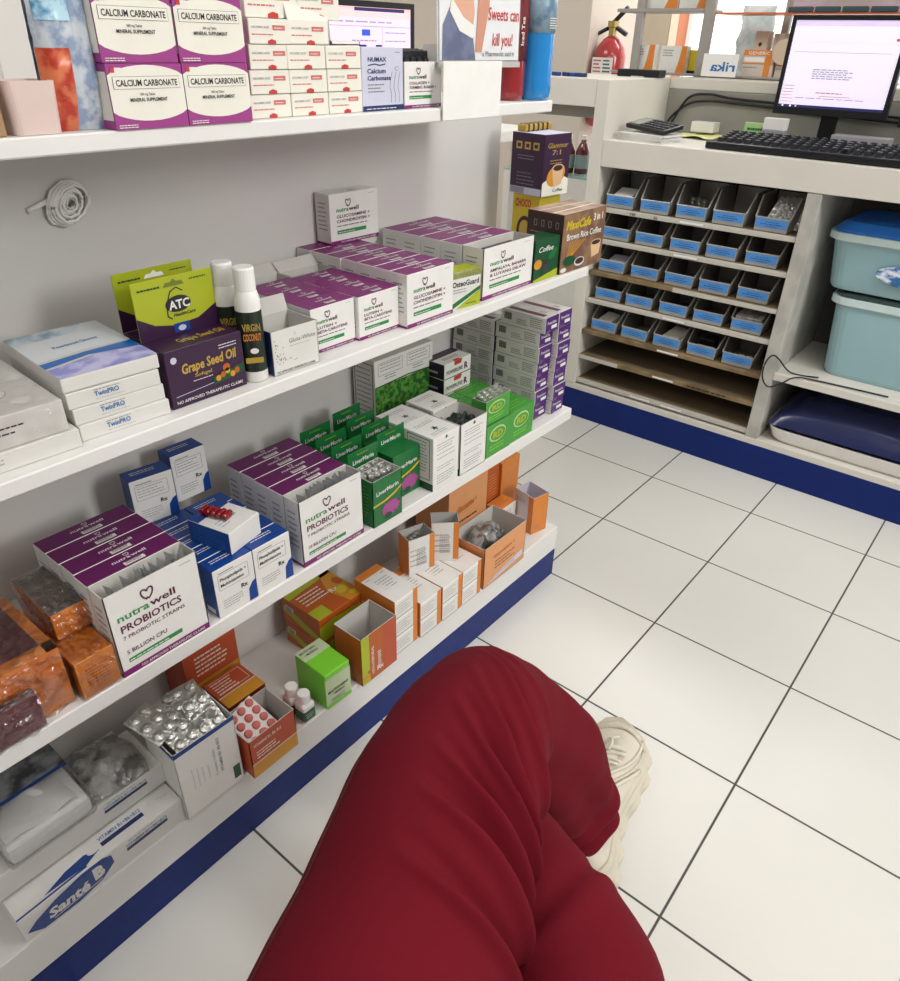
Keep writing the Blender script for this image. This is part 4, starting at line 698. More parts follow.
def bottle(label, loc, liq, r0, bump=0, labm=None, name='drink_bottle'):
    t = thing(name, label, 'bottle', loc); b = MB(); prof = [(r0*.5, .003), (r0*.9, .0), (r0*.98, .008), (r0, .02)]
    for k in range(1, 12): prof.append((r0*(1-.02*(k % 2)), .02+.011*k))
    prof += [(r0*.94, .16), (r0*.6, .195), (r0*.38, .215), (r0*.36, .23)]
    b.lathe(prof, liq, 28); b.build('bottle_body', t, smooth=True)
    b = MB(); b.lathe([(r0*.42, .226), (r0*.42, .246), (r0*.38, .248)], WP if labm is None else labm, 20); b.build('cap', t)
    return t
RL = pm('red_drink', '#a3262b', .08, trans=.2, coat=.8); BL_ = pm('blue_sports_drink', '#1f8fdb', .08, trans=.15, coat=.8)
t = bottle('clear bottle of dark red drink standing at the end of the top shelf', (.283, -.840, Z4), RL, .0245)
b = MB(); b.lathe([(.0252, .052), (.0252, .128)], pm('dark_red_label', '#6d2026', .3), 28); P = b.plane((.0254, -.008, .06), (0, 1, 0), (0, 0, 1)); P.text('Iced Tea', .006, .012, .008, CREAM, w=.035, ang=PI/2); b.build('label', t, smooth=True)
t = bottle('bottle of bright blue sports drink beside the red drink bottle', (.300, -.795, Z4), BL_, .0262, labm=BLUI)
b = MB(); b.lathe([(.0268, .088), (.0268, .15)], pm('grey_blue_label', '#5f7f98', .3, hex2='#8aa2b3', scale=60), 28); P = b.plane((.0272, -.012, .09), (0, 1, 0), (0, 0, 1)); P.scrib(.002, .016, .02, 5, .003, W); b.build('label', t, smooth=True)
# far left of the top shelf
b = MB(); b.box(-.03, 0, 0, .03, 0, .045, pm('brown_card', '#a5835e', .6), .001); tag(b.build('brown_box', loc=(.318, -1.6245, Z4)), 'plain brown carton at the far left end of the top shelf', 'box')
b = MB(); FR = pm('frosted_pink_plastic', '#e6cfc8', .35, trans=.1, coat=.3)
loft(b, [ring(rrect(0, 0, .017, .0195, .007), 0), ring(rrect(0, 0, .019, .0215, .007), .040), ring(rrect(0, 0, .0178, .020, .007), .040), ring(rrect(0, 0, .016, .0185, .007), .003)], FR)
tag(b.build('plastic_cup', loc=(.303, -1.5675, Z4)), 'frosted pinkish square plastic cup on the top shelf', 'cup')
PK = thing('foil_pouch', 'clear and blue plastic pouch with red lower corner leaning beside the purple boxes', 'pouch', (.300, -1.5455, Z4), (0, .0, -.03))
b = MB()
def pch(u, v): e = (1-(2*u-1)**4)*(1-(2*v-1)**4); return (.004+.012*e+.003*noise.noise(Vector((u*9, v*14, 1))), (u-.12)*.052+.004*v, v*.15)
b.grid(pch, 14, 26, pm('crinkled_silver_blue', '#c4cbd2', .25, hex2='#8b9cb8', scale=70, coat=.5)); b.grid(lambda u, v: (-pch(u, v)[0]*.4, pch(u, v)[1], pch(u, v)[2]), 14, 26, MATS['crinkled_silver_blue']); b.build('pouch_body', PK, smooth=True)
b = MB(); b.grid(lambda u, v: (pch(u*.45, v*.42)[0]+.0008, pch(u*.45, v*.42)[1], pch(u*.45, v*.42)[2]), 6, 12, pm('red_label_film', '#b8382a', .3, hex2='#d87850', scale=60)); b.grid(lambda u, v: (pch(.05+u*.5, .55+v*.42)[0]+.0008, pch(.05+u*.5, .55+v*.42)[1], pch(.05+u*.5, .55+v*.42)[2]), 6, 12, pm('blue_label_film', '#3f86b8', .3, hex2='#b9dcea', scale=80)); b.build('printed_label', PK, smooth=True)
b = MB()
def wb(u, v): a = u*2*PI; rr = .03+.006*noise.noise(Vector((math.cos(a)*2, math.sin(a)*2, v*6))); return (rr*math.cos(a)*.6, rr*math.sin(a)*(1-.2*v), .03+v*.13)
b.grid(wb, 20, 14, pm('white_poly_bag', '#dcdcd4', .3)); tag(b.build('white_pouch', loc=(.262, -1.592, Z4+.0), smooth=True), 'white soft pouch leaning behind the frosted cup', 'pouch')
b = MB(); b.box(-.05, 0, 0, .10, 0, .085, pm('grey_fabric', '#a9a7a2', .8, bump=.3, bscale=40), .006); b.box(-.051, .001, -.001, .101, .085, .12, pm('pale_grey_fabric', '#bdbbb6', .8), .004)
tag(b.build('grey_case', loc=(.245, -1.70, Z4)), 'grey soft case standing behind the cup at the left end of the top shelf', 'case')
# tape roll hooked on the panel
b = MB()
r = random.Random(2)
for k in range(14):
    pts = [(.004+.0022*(k % 4)+.0015*math.sin(i*.9+k), (.025-.0015*k)*math.cos(i*2*PI/20)+r.uniform(-.0006, .0006)+.0012*(k % 5), (.024-.0014*k)*math.sin(i*2*PI/20+.3)+.001*math.sin(3*i+k)) for i in range(21)]; b.tube(pts, .0019, pm('white_twine', '#f2f0ec', .7), 6)
b.tube([(.002, -.02, .005), (.002, -.035, .0), (.0015, -.045, -.003)], .003, MATS['white_twine'])
tag(b.build('twine_coil', loc=(.0775, -1.452, .934), smooth=True), 'coil of white twine stuck on the back panel under the top shelf', 'twine')
# ================================================================ second shelf from the top (z = .745)
def rowlab(s): return s
tw = carton('flat_box', 'flat white glove box, lowest of the stack of three under the blue and white pack', (.302, -1.594, Z3), .100, .15, .0172, OW, OW, OW, twin, rot=-.06, group='flat white boxes in a stack')
dup(tw, (.299, -1.595, Z3+.0176), 'flat white glove box, middle of the stack of three under the blue and white pack', -.05); dup(tw, (.297, -1.597, Z3+.0352), 'flat white glove box, topmost of the stack of three under the blue and white pack', -.07)
b = MB(); BW = pm('blue_white_photo_print', '#3f74c4', .3, hex2='#e9eef6', scale=26); b.box(-.155, 0, 0, .104, 0, .016, OW, .002); P = b.plane((0, 0, .016), (0, 1, 0), (-1, 0, 0))
P.poly([(0, 0), (.104, 0), (.104, .035), (.06, .045), (0, .03)], pm('lilac_blue_print', '#8f8fd0', .3, hex2='#c7c5ea', scale=45)); P.poly([(0, .034), (.05, .047), (.104, .037), (.104, .06), (.05, .058), (0, .05)], pm('blue_band_print', '#1f6ab8', .3), 2); P.poly([(0, .055), (.05, .065), (.104, .062), (.104, .15), (0, .15)], pm('icy_print', '#e2e8ec', .3), 2); P.poly([(.0, .12), (.07, .125), (.085, .15), (0, .15)], pm('slate_blue_print', '#6f93ac', .3, hex2='#cfdde4', scale=30), 3); P.text('Powdered Gloves', .03, .085, .008, BLUI, w=.05, ang=.1, l=3)
o = b.build('printed_pack', loc=(.296, -1.598, Z3+.053), rot=-.07); tag(o, 'white pack with blue and lilac printed top lying on the stack of flat white boxes', 'pack')
b = MB(); b.box(-.17, 0, 0, .13, 0, .02, OW, .0008); b.plane((0, 0, 0), (0, 1, 0), (0, 0, 1)).scrib(.02, .012, .04, 2, .004, LGINK); tag(b.build('flat_box', loc=(.304, -1.728, Z3), rot=-.05), 'plain flat white box at the left end under the film wrapped box', 'box')
o = carton('wrapped_box', 'white box wrapped in wrinkled clear film at the left end of the shelf', (.300, -1.730, Z3+.0205), .125, .16, .033, pm('pearl_white_card', '#e2dfda', .4, hex2='#cfcbc6', scale=14), rot=-.05, design=lambda b, F, L, T, w, d, h, op, a: (F.scrib(w*.35, h*.6, w*.35, 2, h*.18, INK, h*.05, seed=3), F.scrib(w*.05, h*.5, w*.2, 3, h*.14, GINK, h*.05, seed=5), T.ell(w*.5, d*.35, w*.25, d*.13, LGINK), T.ell(w*.5, d*.35, w*.24, d*.12, W, 2)))
def film(o, w, d, h, ov=.003, amp=.004, mat=CLR, sd=0, top=True):
    f = MB(); f.grid(lambda u, v: (.0015+ov+amp*abs(noise.noise(Vector((u*8+sd, v*5, .5)))), w*u, h*v), 20, 8, mat)
    if top: f.grid(lambda u, v: (ov+.001-(d+ov)*v, w*u, h+.001+ov+amp*noise.noise(Vector((u*7+sd, v*8, 2)))), 20, 22, mat)
    f.build('clear_wrapper', o, smooth=True)
film(o, .125, .16, .033, .001, .006, CLR)
# grape seed oil boxes
def hangtab(o, w, d, h):
    b = MB(); H = .0665; x0 = -.001; r0 = .005
    def P_(pts, mat, l): b.plane((x0+.0006, 0, 0), (0, 1, 0), (0, 0, 1)).poly(pts, mat, l)
    b.box(x0-.0006, x0+.0006, 0, w, 0, H, LIME, .0005); P_([(0, 0), (w, 0), (w, H*.38), (w*.75, H*.2), (w*.45, H*.16), (w*.2, H*.24), (0, H*.42)], DKP, 1)
    P = b.plane((x0+.0006, 0, 0), (0, 1, 0), (0, 0, 1)); P.poly([(w*.37, H*.83), (w*.63, H*.83), (w*.60, H*.9), (w*.54, H*.9), (w*.5, H*.95), (w*.46, H*.9), (w*.40, H*.9)], pm('hole_shadow_board', '#6f7a2e', .7) if o.get('k') else WP, 2)
    if o.get('k'):
        P.ell(w*.52, H*.52, w*.16, H*.14, INK, 2, 24); P.text('ATC', w*.40, H*.44, H*.15, W, w=w*.26, bold=.03, l=3); P.line([(w*.40, H*.6), (w*.44, H*.74), (w*.52, H*.8), (w*.6, H*.72)], w*.012, INK, 2); P.line([(w*.38, H*.48), (w*.37, H*.34), (w*.42, H*.28)], w*.014, INK, 2); P.text('HealthCare', w*.44, H*.31, H*.06, INK, w=w*.28, shear=.3, l=3)
        P.rect(w*.42, H*.03, w*.2, H*.16, BLUE, 3); P.ell(w*.52, H*.1, w*.05, H*.05, LAV, 4)
    P.scrib(w*.06, H*.84, w*.28, 1, H*.05, LGD, H*.03, l=2, seed=3); P.scrib(w*.7, H*.88, w*.26, 1, H*.05, LGD, H*.02, l=2, seed=4)
    b.build('hang_tab', o, (-d, 0, h))
o = carton('supplement_box', 'purple grape seed oil box with lime green hang tab, the front one of two', (.305, -1.489, Z3), .102, .042, .068, DKP, DKP, DKP, atc, cat='box', group='grape seed oil boxes'); o['k'] = 1; hangtab(o, .102, .042, .068); del o['k']
o = carton('supplement_box', 'purple grape seed oil box with lime green hang tab, half hidden behind the front one', (.258, -1.484, Z3), .102, .042, .068, DKP, DKP, DKP, None, group='grape seed oil boxes'); hangtab(o, .102, .042, .068)
for k, (x, y) in enumerate(((.298, -1.368), (.262, -1.372))):
    t = thing('oil_bottle', ['white capped bottle with dark coconut oil label in front', 'white capped oil bottle standing behind the other one'][k], 'bottle', (x, y, Z3), (0, 0, -.55), 'white capped oil bottles')
    b = MB(); b.lathe([(.0135, 0), (.0152, .002), (.0152, .092), (.0148, .102), (.0125, .110), (.0115, .112)], WP, 24); b.build('bottle_body', t, smooth=True)
    b = MB(); b.lathe([(.0122, .111), (.0124, .1125), (.0124, .136), (.0112, .138)], WP, 24); b.build('cap', t)
    b = MB(); b.lathe([(.0155, .014), (.0155, .088)], pm('dark_green_label', '#1e2a22', .3), 24)
    P = b.plane((.0157, -.0115, .014), (0, 1, 0), (0, 0, 1)); P.text('VIRGIN', .001, .052, .009, GOLD, w=.021, bold=.02); P.text('COCONUT', .001, .040, .009, OR, w=.021, bold=.02); P.ell(.012, .027, .007, .005, BRN); P.ell(.0125, .0272, .005, .0035, W, 2); P.rect(.001, .012, .021, .007, GOLD); b.build('label', t, smooth=False)
carton('supplement_box', 'open white box with dark dots and navy side standing left of the purple topped rows', (.312, -1.350, Z3), .072, .06, .057, OW, NAVY, OW, gluta, opened=True, rot=-.04, flaps=[('back', .35, .022, OW)])
PLUM_SHADE = pm('shaded_plum_top_print', '#641558', .4)  # plum top print with the shade under the shelf above painted in
def nrow(name, labf, A, w, d, h, n, lines, rot=0, opened0=False, group=None, dy=0, jit=.0015, lid=None, big=False):
    r = random.Random(int(w*10000)+n); args = {'lines': lines, 'big': big}; k0 = 0
    if opened0: carton(name, labf.format('frontmost, open'), A, w, d, h, W, W, W, nutra, rot, True, group, dsg_arg=args, cut=.0); k0 = 1
    o = None
    for k in range(k0, n):
        p = (A[0]-(d+.0006)*k, A[1]+dy*k+r.uniform(-jit, jit), A[2])
        if o is None: o = carton(name, labf.format(ORDN[k]), p, w, d, h, W, W, (PLUM_SHADE if big else PURP), nutra, rot, False, group, dsg_arg=args)
        else: dup(o, p, labf.format(ORDN[k]))
    return o
nrow('supplement_box', 'white lutein box with purple top in the left column, {}', (.292, -1.268, Z3), .079, .034, .0625, 4, ['LUTEIN +', 'BETA-CAROTENE'], group='lutein boxes left column')
nrow('supplement_box', 'white lutein box with purple top in the right column, {}', (.298, -1.187, Z3), .0815, .034, .0625, 4, ['LUTEIN +', 'BETA-CAROTENE'], group='lutein boxes right column')
for k, (x, y, lb) in enumerate(((.157, -1.262, 'open empty white box behind the left lutein column'), (.161, -1.183, 'open empty white box behind the right lutein column'))):
    carton('empty_box', lb, (x, y, Z3), .078, .034, .0625, W, W, W, None, opened=True, flaps=[('back', .9, .02, W)])
nrow('supplement_box', 'white glucosamine box with purple top in the long row, {}', (.314, -1.104, Z3), .1055, .0335, .079, 7, ['GLUCOSAMINE +', 'CHONDROITIN +'], group='glucosamine boxes in the long row', rot=.0)
carton('supplement_box', 'white glucosamine box standing alone on top of the rear purple boxes', (.112, -1.062, Z3+.0795), .106, .034, .077, W, W, W, nutra, dsg_arg={'lines': ['GLUCOSAMINE +', 'CHONDROITIN +']}, rot=-.02)
carton('supplement_box', 'yellow green bone supplement box squeezed between two white boxes', (.305, -.992, Z3), .062, .035, .058, OW, LIME, LIME, osteo, rot=-.15)
nrow('supplement_box', 'wide white box with purple top in the right row, {}', (.311, -.920, Z3), .144, .044, .083, 5, ['AMPALAYA, BANABA', '& LUYANG DILAW'], group='wide white boxes in the right row', opened0=True)
b = MB(); b.box(-.003, 0, 0, .1, 0, .07, GOLD, .001); b.box(-.02, -.004, .01, .09, 0, .072, DGR, .001); tag(b.build('foil_packet', loc=(.303, -.90, Z3+.004), rot=0), 'dark and gold foil packets inside the open wide white box', 'packet')
b = MB(); b.box(-.012, 0, 0, .045, 0, .062, DGR, .001); b.plane((0, 0, 0), (0, 1, 0), (0, 0, 1)).scrib(.005, .055, .03, 3, .008, GOLD); tag(b.build('foil_packet', loc=(.262, -.985, Z3), rot=0), 'dark packet standing behind the yellow green box', 'packet')
carton('coffee_box', 'dark green coffee box between the wide white box and the brown coffee box', (.313, -.773, Z3), .076, .04, .072, LGD, LGD, LGD, coffee2, rot=-.02)
carton('coffee_box', 'brown rice coffee box at the right end of the shelf', (.318, -.694, Z3), .142, .080, .105, BRN, BRN, TAN, maxi, rot=-.04)
carton('coffee_box', 'yellow coffee box standing under the purple coffee box', (.207, -.606, Z3), .075, .062, .112, YEL, YEL, YEL, lambda b, F, L, T, w, d, h, op, a: (L.text('CHOCO', d*.1, h*.8, h*.13, RED, w=d*.6, bold=.03), L.ell(d*.5, h*.4, d*.3, h*.25, BRN), L.ell(d*.5, h*.42, d*.2, h*.16, GOLD, 2)))
carton('coffee_box', 'dark purple coffee box with a cup picture stacked above the brown one', (.213, -.612, Z3+.1125), .080, .080, .108, DKP, DKP, LAV, glam, rot=-.1)
b = MB(); b.box(-.02, 0, 0, .09, 0, .012, GOLD, .003); [b.box(-.0205, .0005, .008+.016*i, .013+.016*i, -.0003, .0125, BRN) for i in range(5)]
tag(b.build('gold_strip', loc=(.16, -.60, Z3+.221)), 'gold and black strip lying on top of the dark purple box', 'strip')
# ================================================================ third shelf (z = .445)
SACH = pm('sachet_foil', '#bfc0c2', .35, metal=.3, bump=.3, bscale=120)
def sach_mesh(L_=.096, w_=.016):
    b = MB(); n = 10
    for s in (1, -1): b.grid(lambda u, v: (s*(.0022*math.sin(PI*u)*min(1, 8*v*(1-v))), (u-.5)*w_, (v)*L_), 4, n, SACH)
    return b
sp = None
def sachets(x, y0, y1, z, n, zig, label, group, seed=1, L_=1.0):
    global sp
    r = random.Random(seed)
    for k in range(n):
        y = y0+(y1-y0)*(k+.5)/n; ro = (r.uniform(-.02, .02), r.uniform(-.06, .06)+.22*zig, r.uniform(1.25, 1.5) if k % 2 else r.uniform(-1.5, -1.25)); p = (x+r.uniform(-.003, .003), y, z)
        if sp is None: sp = sach_mesh().build('sachet', smooth=True); sp.location = p; sp.rotation_euler = ro; tag(sp, label+', '+nth(k, n), 'sachet', group); o = sp
        else: o = dup(sp, p, label+', '+nth(k, n), ro, group)
        o.scale = (1, 1, L_)
for tagl, A, w_, h_, n in (('left probiotics row', (.3245, -1.628, Z2), .121, .122, 5), ('right probiotics row', (.322, -1.342, Z2), .122, .111, 5)):
    ln = ['PROBIOTICS', '7 PROBIOTIC STRAINS', '5 BILLION CFU' if 'left' in tagl else '10 BILLION CFU']
    nrow('probiotics_box', 'white box with deep purple top in the '+tagl+', {}', A, w_, .0325, h_, n, ln, opened0=True, group=tagl, big=True)
    sachets(A[0]-.016, A[1]+.026, A[1]+w_-.014, A[2]+h_-.092, 11 if 'left' in tagl else 15, .6, 'slim silver sachet in the open box of the '+tagl, 'sachets in the '+tagl, seed=len(tagl))
# multivitamin boxes
bb0 = None
for cc, y in ((0, -1.489), (1, -1.4255)):
    for k in range(5):
        p = (.322-.0318*k, y+.001*(k % 2), Z2); lb = 'white and blue multivitamin box, %s column, %s' % (['left', 'right'][cc], ORDN[k])
        if bb0 is None: bb0 = carton('multivitamin_box', lb, p, .0625, .031, .077, W, BLUE, BLUE, bluebox, group='white and blue multivitamin boxes')
        else: dup(bb0, p, lb)
o = carton('multivitamin_box', 'white and blue multivitamin box standing upright on the left of the rear pair', (.160, -1.494, Z2+.0775), .060, .033, .071, W, BLUE, BLUE, bluebox, rot=-.15, dsg_arg='rear')
carton('multivitamin_box', 'white and blue multivitamin box standing upright on the right of the rear pair', (.146, -1.422, Z2+.0775), .056, .033, .075, W, BLUE, BLUE, bluebox, rot=-.02, dsg_arg='rear')
RB = thing('lying_box', 'blue box with open white top lying askew on the multivitamin boxes', 'box', (.311, -1.4495, Z2+.0775), (0, 0, .22))
b = MB(); b.box(-.072, 0, 0, .060, 0, .034, W, .0008, {'x+': W, 'y-': BLUE, 'y+': BLUE, 'x-': BLUE}); L_ = b.plane((-.072, 0, 0), (1, 0, 0), (0, 0, 1)); L_.scrib(.008, .026, .055, 6, .0045, BLUI, .001, seed=3); T_ = b.plane((0, 0, .034), (0, 1, 0), (-1, 0, 0)); T_.rect(0, .052, .060, .02, BLUE); T_.scrib(.008, .03, .02, 3, .006, BLUI, .001); b.build('carton', RB)
b = MB(); b.box(-.0455, 0, 0, .024, 0, .001, CLRD)
for i in range(5): b.lathe([(.0035, -.008), (.0042, -.006), (.0042, .006), (.0035, .008)], REDCAP, 10, (-.005-.009*i, .012, .004), 'y')
tag(b.build('red_capsule_strip', loc=(.286, -1.436, Z2+.1122), rot=(0, 0, .35), smooth=False), 'blister strip of red capsules lying on the askew blue box', 'blister pack')
# liver supplement boxes with hang tabs
def ltab(o, w, d, h):
    b = MB(); H = .031; b.box(-.0006, .0006, 0, w, 0, H, LG, .0004); P = b.plane((.0006, 0, 0), (0, 1, 0), (0, 0, 1)); P.text('LiverMarin', w*.14, H*.28, H*.26, W, w=w*.7, bold=.02); P.scrib(w*.3, H*.75, w*.4, 1, H*.1, LIME); b.build('hang_tab', o, (-d, 0, h-.001))
w_ = .066; lo = carton('liver_supplement_box', 'open green box with purple thistle, front of the left column', (.3275, -1.203, Z2), w_, .052, .084, LG, LG, LG, liver, opened=True, group='green liver supplement boxes'); ltab(lo, w_, .052, .084)
lc = carton('liver_supplement_box', 'green box with purple thistle and raised tab, left column, second from the front', (.2745, -1.203, Z2), w_, .036, .084, LG, LG, LG, liver, group='green liver supplement boxes'); ltab(lc, w_, .036, .084)
dup(lc, (.2375, -1.203, Z2), 'green box with purple thistle and raised tab, left column, third from the front'); dup(lc, (.200, -1.203, Z2), 'green box with purple thistle and raised tab, left column, rearmost')
dup(lc, (.297, -1.124, Z2), 'green box with purple thistle and raised tab, front of the right column')
for k in range(1, 4): dup(lc, (.297-.037*k, -1.124+.002*k, Z2), 'green box with purple thistle and raised tab, right column, '+ORDN[k])
for k in range(5):
    if k == 0: q = FOILP = None
bl0 = None
def blister(n_i, n_j, W_, H_, mat=FOIL, r_=.005, cap=None):
    b = MB(); b.box(0, .0006, 0, W_, 0, H_, mat, .0003)
    for i in range(n_i):
        for j in range(n_j): b.lathe([(r_, 0), (r_*.85, r_*.6), (r_*.3, r_*.8)], cap or mat, 10, (.0006, W_*(i+.5)/n_i, H_*(j+.5)/n_j), 'x')
    return b
for k in range(4):
    p = (.290+.008*k, -1.196, Z2+.010); 
    if bl0 is None: bl0 = blister(4, 5, .052, .078).build('blister_pack', loc=p); tag(bl0, 'silver blister pack in the open green thistle box, rearmost of four', 'blister pack', 'blister packs in the green box'); bl0.rotation_euler = (.06, -.08, 0)
    else: dup(bl0, p, 'silver blister pack in the open green thistle box, '+['', 'second from the back', 'second from the front', 'frontmost'][k], (.06*(-1)**k, -.08, 0))
# moringa boxes
m0 = carton('herbal_box', 'white herbal box with leaf on top, front left of the group of four', (.326, -1.057, Z2), .068, .066, .102, W, W, W, moringa, group='white herbal boxes in a group of four')
dup(m0, (.259, -1.057, Z2), 'white herbal box with leaf on top, rear left of the group of four'); dup(m0, (.256, -.975, Z2), 'white herbal box with leaf on top, rear right of the group of four')
mo = carton('herbal_box', 'open white herbal box with dark green sachets, front right of the group of four', (.326, -.984, Z2), .076, .066, .100, W, W, W, moringa, opened=True)
b = MB(); b.grid(lambda u, v: (-.062+.058*v, .003+.07*u, .082+.012*noise.noise(Vector((u*6, v*6, 4)))), 16, 16, pm('dark_green_film', '#14261f', .35, bump=.5, bscale=60)); tag(b.build('tea_sachets', loc=(.326, -.984, Z2)), 'dark green sachets filling the open white herbal box', 'sachets', kind='stuff')
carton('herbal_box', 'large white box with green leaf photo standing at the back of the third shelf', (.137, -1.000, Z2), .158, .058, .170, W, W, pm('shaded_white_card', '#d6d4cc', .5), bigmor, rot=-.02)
o = carton('herbal_box', 'second large white box hidden behind the herbal boxes', (.20, -1.045, Z2), .04, .04, .08, LGD, LGD, LGD, None)
bpy.data.objects.remove(o)
# bright green medicine boxes
g0 = carton('green_medicine_box', 'bright green medicine box, front of the lower left row', (.324, -.904, Z2), .078, .040, .066, BG, BG, BG, greenmed, group='bright green medicine boxes')
for k in range(1, 4): dup(g0, (.324-.0405*k, -.904+.0015*k, Z2), 'bright green medicine box, lower left row, '+ORDN[k])
for k in range(4): dup(g0, (.322-.0405*k, -.824+.0015*k, Z2), 'bright green medicine box, right row, '+ORDN[k])
o = carton('green_medicine_box', 'open bright green box with blister packs on top of the left green row', (.322, -.909, Z2+.0665), .078, .030, .050, BG, BG, BG, greenmed, opened=True)
for k in range(4):
    if k == 0: g1 = blister(4, 3, .066, .056, FOIL).build('blister_pack', loc=(.296, -.902, Z2+.070)); tag(g1, 'silver blister pack in the open bright green box, rearmost of four', 'blister pack', 'blister packs in the open green box')
    else: dup(g1, (.296+.0065*k, -.902, Z2+.070-.003*k), 'silver blister pack in the open bright green box, '+['', 'second from the back', 'second from the front', 'frontmost'][k])
# powder-line cartons: three lying boxes and the tall purple stack
pr0 = None
for k in range(3):
    p = (.179, -.852, Z2+.0325*(k)+.035); lb = 'white and dark purple carton with red tab, %s of the stack of three' % ['lowest', 'middle', 'topmost'][k]
    if pr0 is None: pr0 = carton('tonic_box', lb, p, .083, .052, .032, W, DKP, W, powerr, group='white and dark purple cartons')
    else: dup(pr0, p, lb)
smallbox('green_base_box', 'flat bright green box under the white and dark purple cartons', (.153, -.810, Z2), .052, .083, .034, BG, cat='box')
ps0 = None; hh = .0308
for col, y, x0, cname in ((0, -.7060, .297, 'left column'), (1, -.6575, .309, 'right column')):
    for k in range(7):
        p = (x0+(.012 if (k == 6 and col == 0) else 0)+.002*math.sin(k*2), y+.0008*math.sin(k*3), Z2+(hh+.0003)*k); lb = 'white carton with purple end, %s of the tall stack, %s' % (cname, ['bottom', 'second from the bottom', 'third from the bottom', 'middle', 'third from the top', 'second from the top', 'topmost'][k])
        if ps0 is None: ps0 = carton('tonic_carton', lb, p, .0465, .105, hh, VIO, OW, OW, purpstack, group='tall stack of white and purple cartons')
        else: dup(ps0, p, lb)
for k in range(6): dup(ps0, (.189, -.7080+.001*math.sin(k*2), Z2+(hh+.0003)*k), 'white carton with bar code in the rear stack, '+['bottom', 'second from the bottom', 'third from the bottom', 'fourth from the bottom', 'fifth from the bottom', 'topmost'][k], group='rear stack of white cartons')
# orange film wrapped packs at the left end of the third shelf
OF = pm('orange_film', '#e88c2a', .12, hex2='#d0701e', scale=9, coat=.8, bump=.8, bscale=28); OF2 = pm('plum_brown_print', '#6b3a3e', .35, scale=8, var=.15)
def crinkle(o, w, d, h, mat, sd, amp=.006):
    amp = amp*1.6
    f = MB()
    def ff(u, v): n_ = abs(noise.noise(Vector((u*6+sd, v*4, .5)))); return (.001+amp*n_*1.2+.003*math.sin(PI*v), w*u, h*v)
    def ft(u, v): return (.002-(d+.002)*v, w*u, h+.001+amp*abs(noise.noise(Vector((u*6+sd, v*7, 2)))))
    f.grid(ff, 36, 24, mat); f.grid(ft, 36, 30, mat); f.grid(lambda u, v: (.002-(d+.002)*(1-u), -.001-amp*.5*abs(noise.noise(Vector((u*6, v*6, sd)))), h*v), 16, 12, mat); f.build('clear_wrapper', o, smooth=True)
FILM = filmmat('glossy_clear_film', 22, 1.4, .07, .75)
o = carton('wrapped_orange_box', 'orange box in clear film beside the left probiotics row, lower front one', (.322, -1.676, Z2), .046, .075, .055, OR, OR, OF, lambda b, F, L, T, w, d, h, op, a: (F.scrib(w*.2, h*.7, w*.6, 6, h*.08, ORD, h*.03, seed=3),)); crinkle(o, .046, .075, .055, FILM, 1, .003)
o = carton('wrapped_orange_box', 'orange box in clear film stacked on and behind the lower orange box', (.272, -1.668, Z2+.056), .052, .10, .038, OF, OF, pm('grey_brown_film', '#8a7a70', .2, hex2='#5d5350', scale=18, coat=.8, bump=.8, bscale=40)); crinkle(o, .052, .10, .038, FILM, 5, .005)
o = carton('wrapped_orange_box', 'orange box hidden under the rear film wrapped one', (.245, -1.668, Z2), .05, .07, .0555, OR, OR, OR)
o = carton('wrapped_orange_pack', 'large film wrapped orange pack with plum top at the left end of the third shelf', (.312, -1.800, Z2), .118, .13, .082, OF, OF, OF2, lambda b, F, L, T, w, d, h, op, a: (T.rect(0, 0, w, d*.14, OR), T.rect(w*.9, 0, w*.1, d, OR))); crinkle(o, .118, .13, .082, FILM, 9, .006)
o = carton('wrapped_orange_pack', 'small plum and orange film wrapped pack at the far left corner of the third shelf', (.3235, -1.805, Z2), .085, .010, .048, OF2, OF2, OF2); crinkle(o, .085, .010, .048, FILM, 3, .004)
# ================================================================ bottom shelf (z = .14)
v0 = carton('vitamin_b_box', 'long white vitamin B box with blue oval logo at the front of the bottom shelf', (.322, -1.826, Z1), .226, .09, .045, W, W, W, vitb, dsg_arg='oval', group='long vitamin B boxes')
film(v0, .226, .09, .045, .003, .003, CLR, 3)
v1 = carton('vitamin_b_box', 'long white vitamin B box stacked behind and above the oval logo box', (.284, -1.830, Z1+.0485), .232, .09, .040, W, W, W, vitb, group='long vitamin B boxes'); film(v1, .232, .09, .040, .001, .003, CLR, 8)
carton('vitamin_b_box', 'white vitamin B box underneath, hidden behind the oval logo box', (.226, -1.826, Z1), .226, .09, .044, W, W, W, None, group='long vitamin B boxes')
b = MB(); b.grid(lambda u, v: (-.095+.10*v+.012*u, .0+.10*u+.01*math.sin(v*3), .006+.010*abs(noise.noise(Vector((u*5, v*6, 7))))+.005*abs(noise.noise(Vector((u*25, v*8, 3))))+.02*math.sin(PI*v)*math.sin(PI*u)), 26, 26, pm('smoky_crumpled_film', '#54514e', .15, hex2='#a09d99', scale=30, alpha=.8, coat=.8, bump=1, bscale=50))
tag(b.build('crumpled_bag', loc=(.275, -1.720, Z1+.0485+.042), smooth=True), 'crumpled grey transparent bag lying on the upper vitamin B box', 'bag')
TB = thing('cotton_pack', 'clear plastic pack of white cotton pads with a dark striped label on the bottom shelf', 'pack', (.292, -1.805, Z1+.0905), (0, 0, .0))
b = MB(); b.box(-.125, -.003, .003, .109, .001, .030, pm('soft_white_cotton', '#e8e8e8', .9, bump=.3, bscale=60), .010); b.build('cotton', TB)
b = MB()
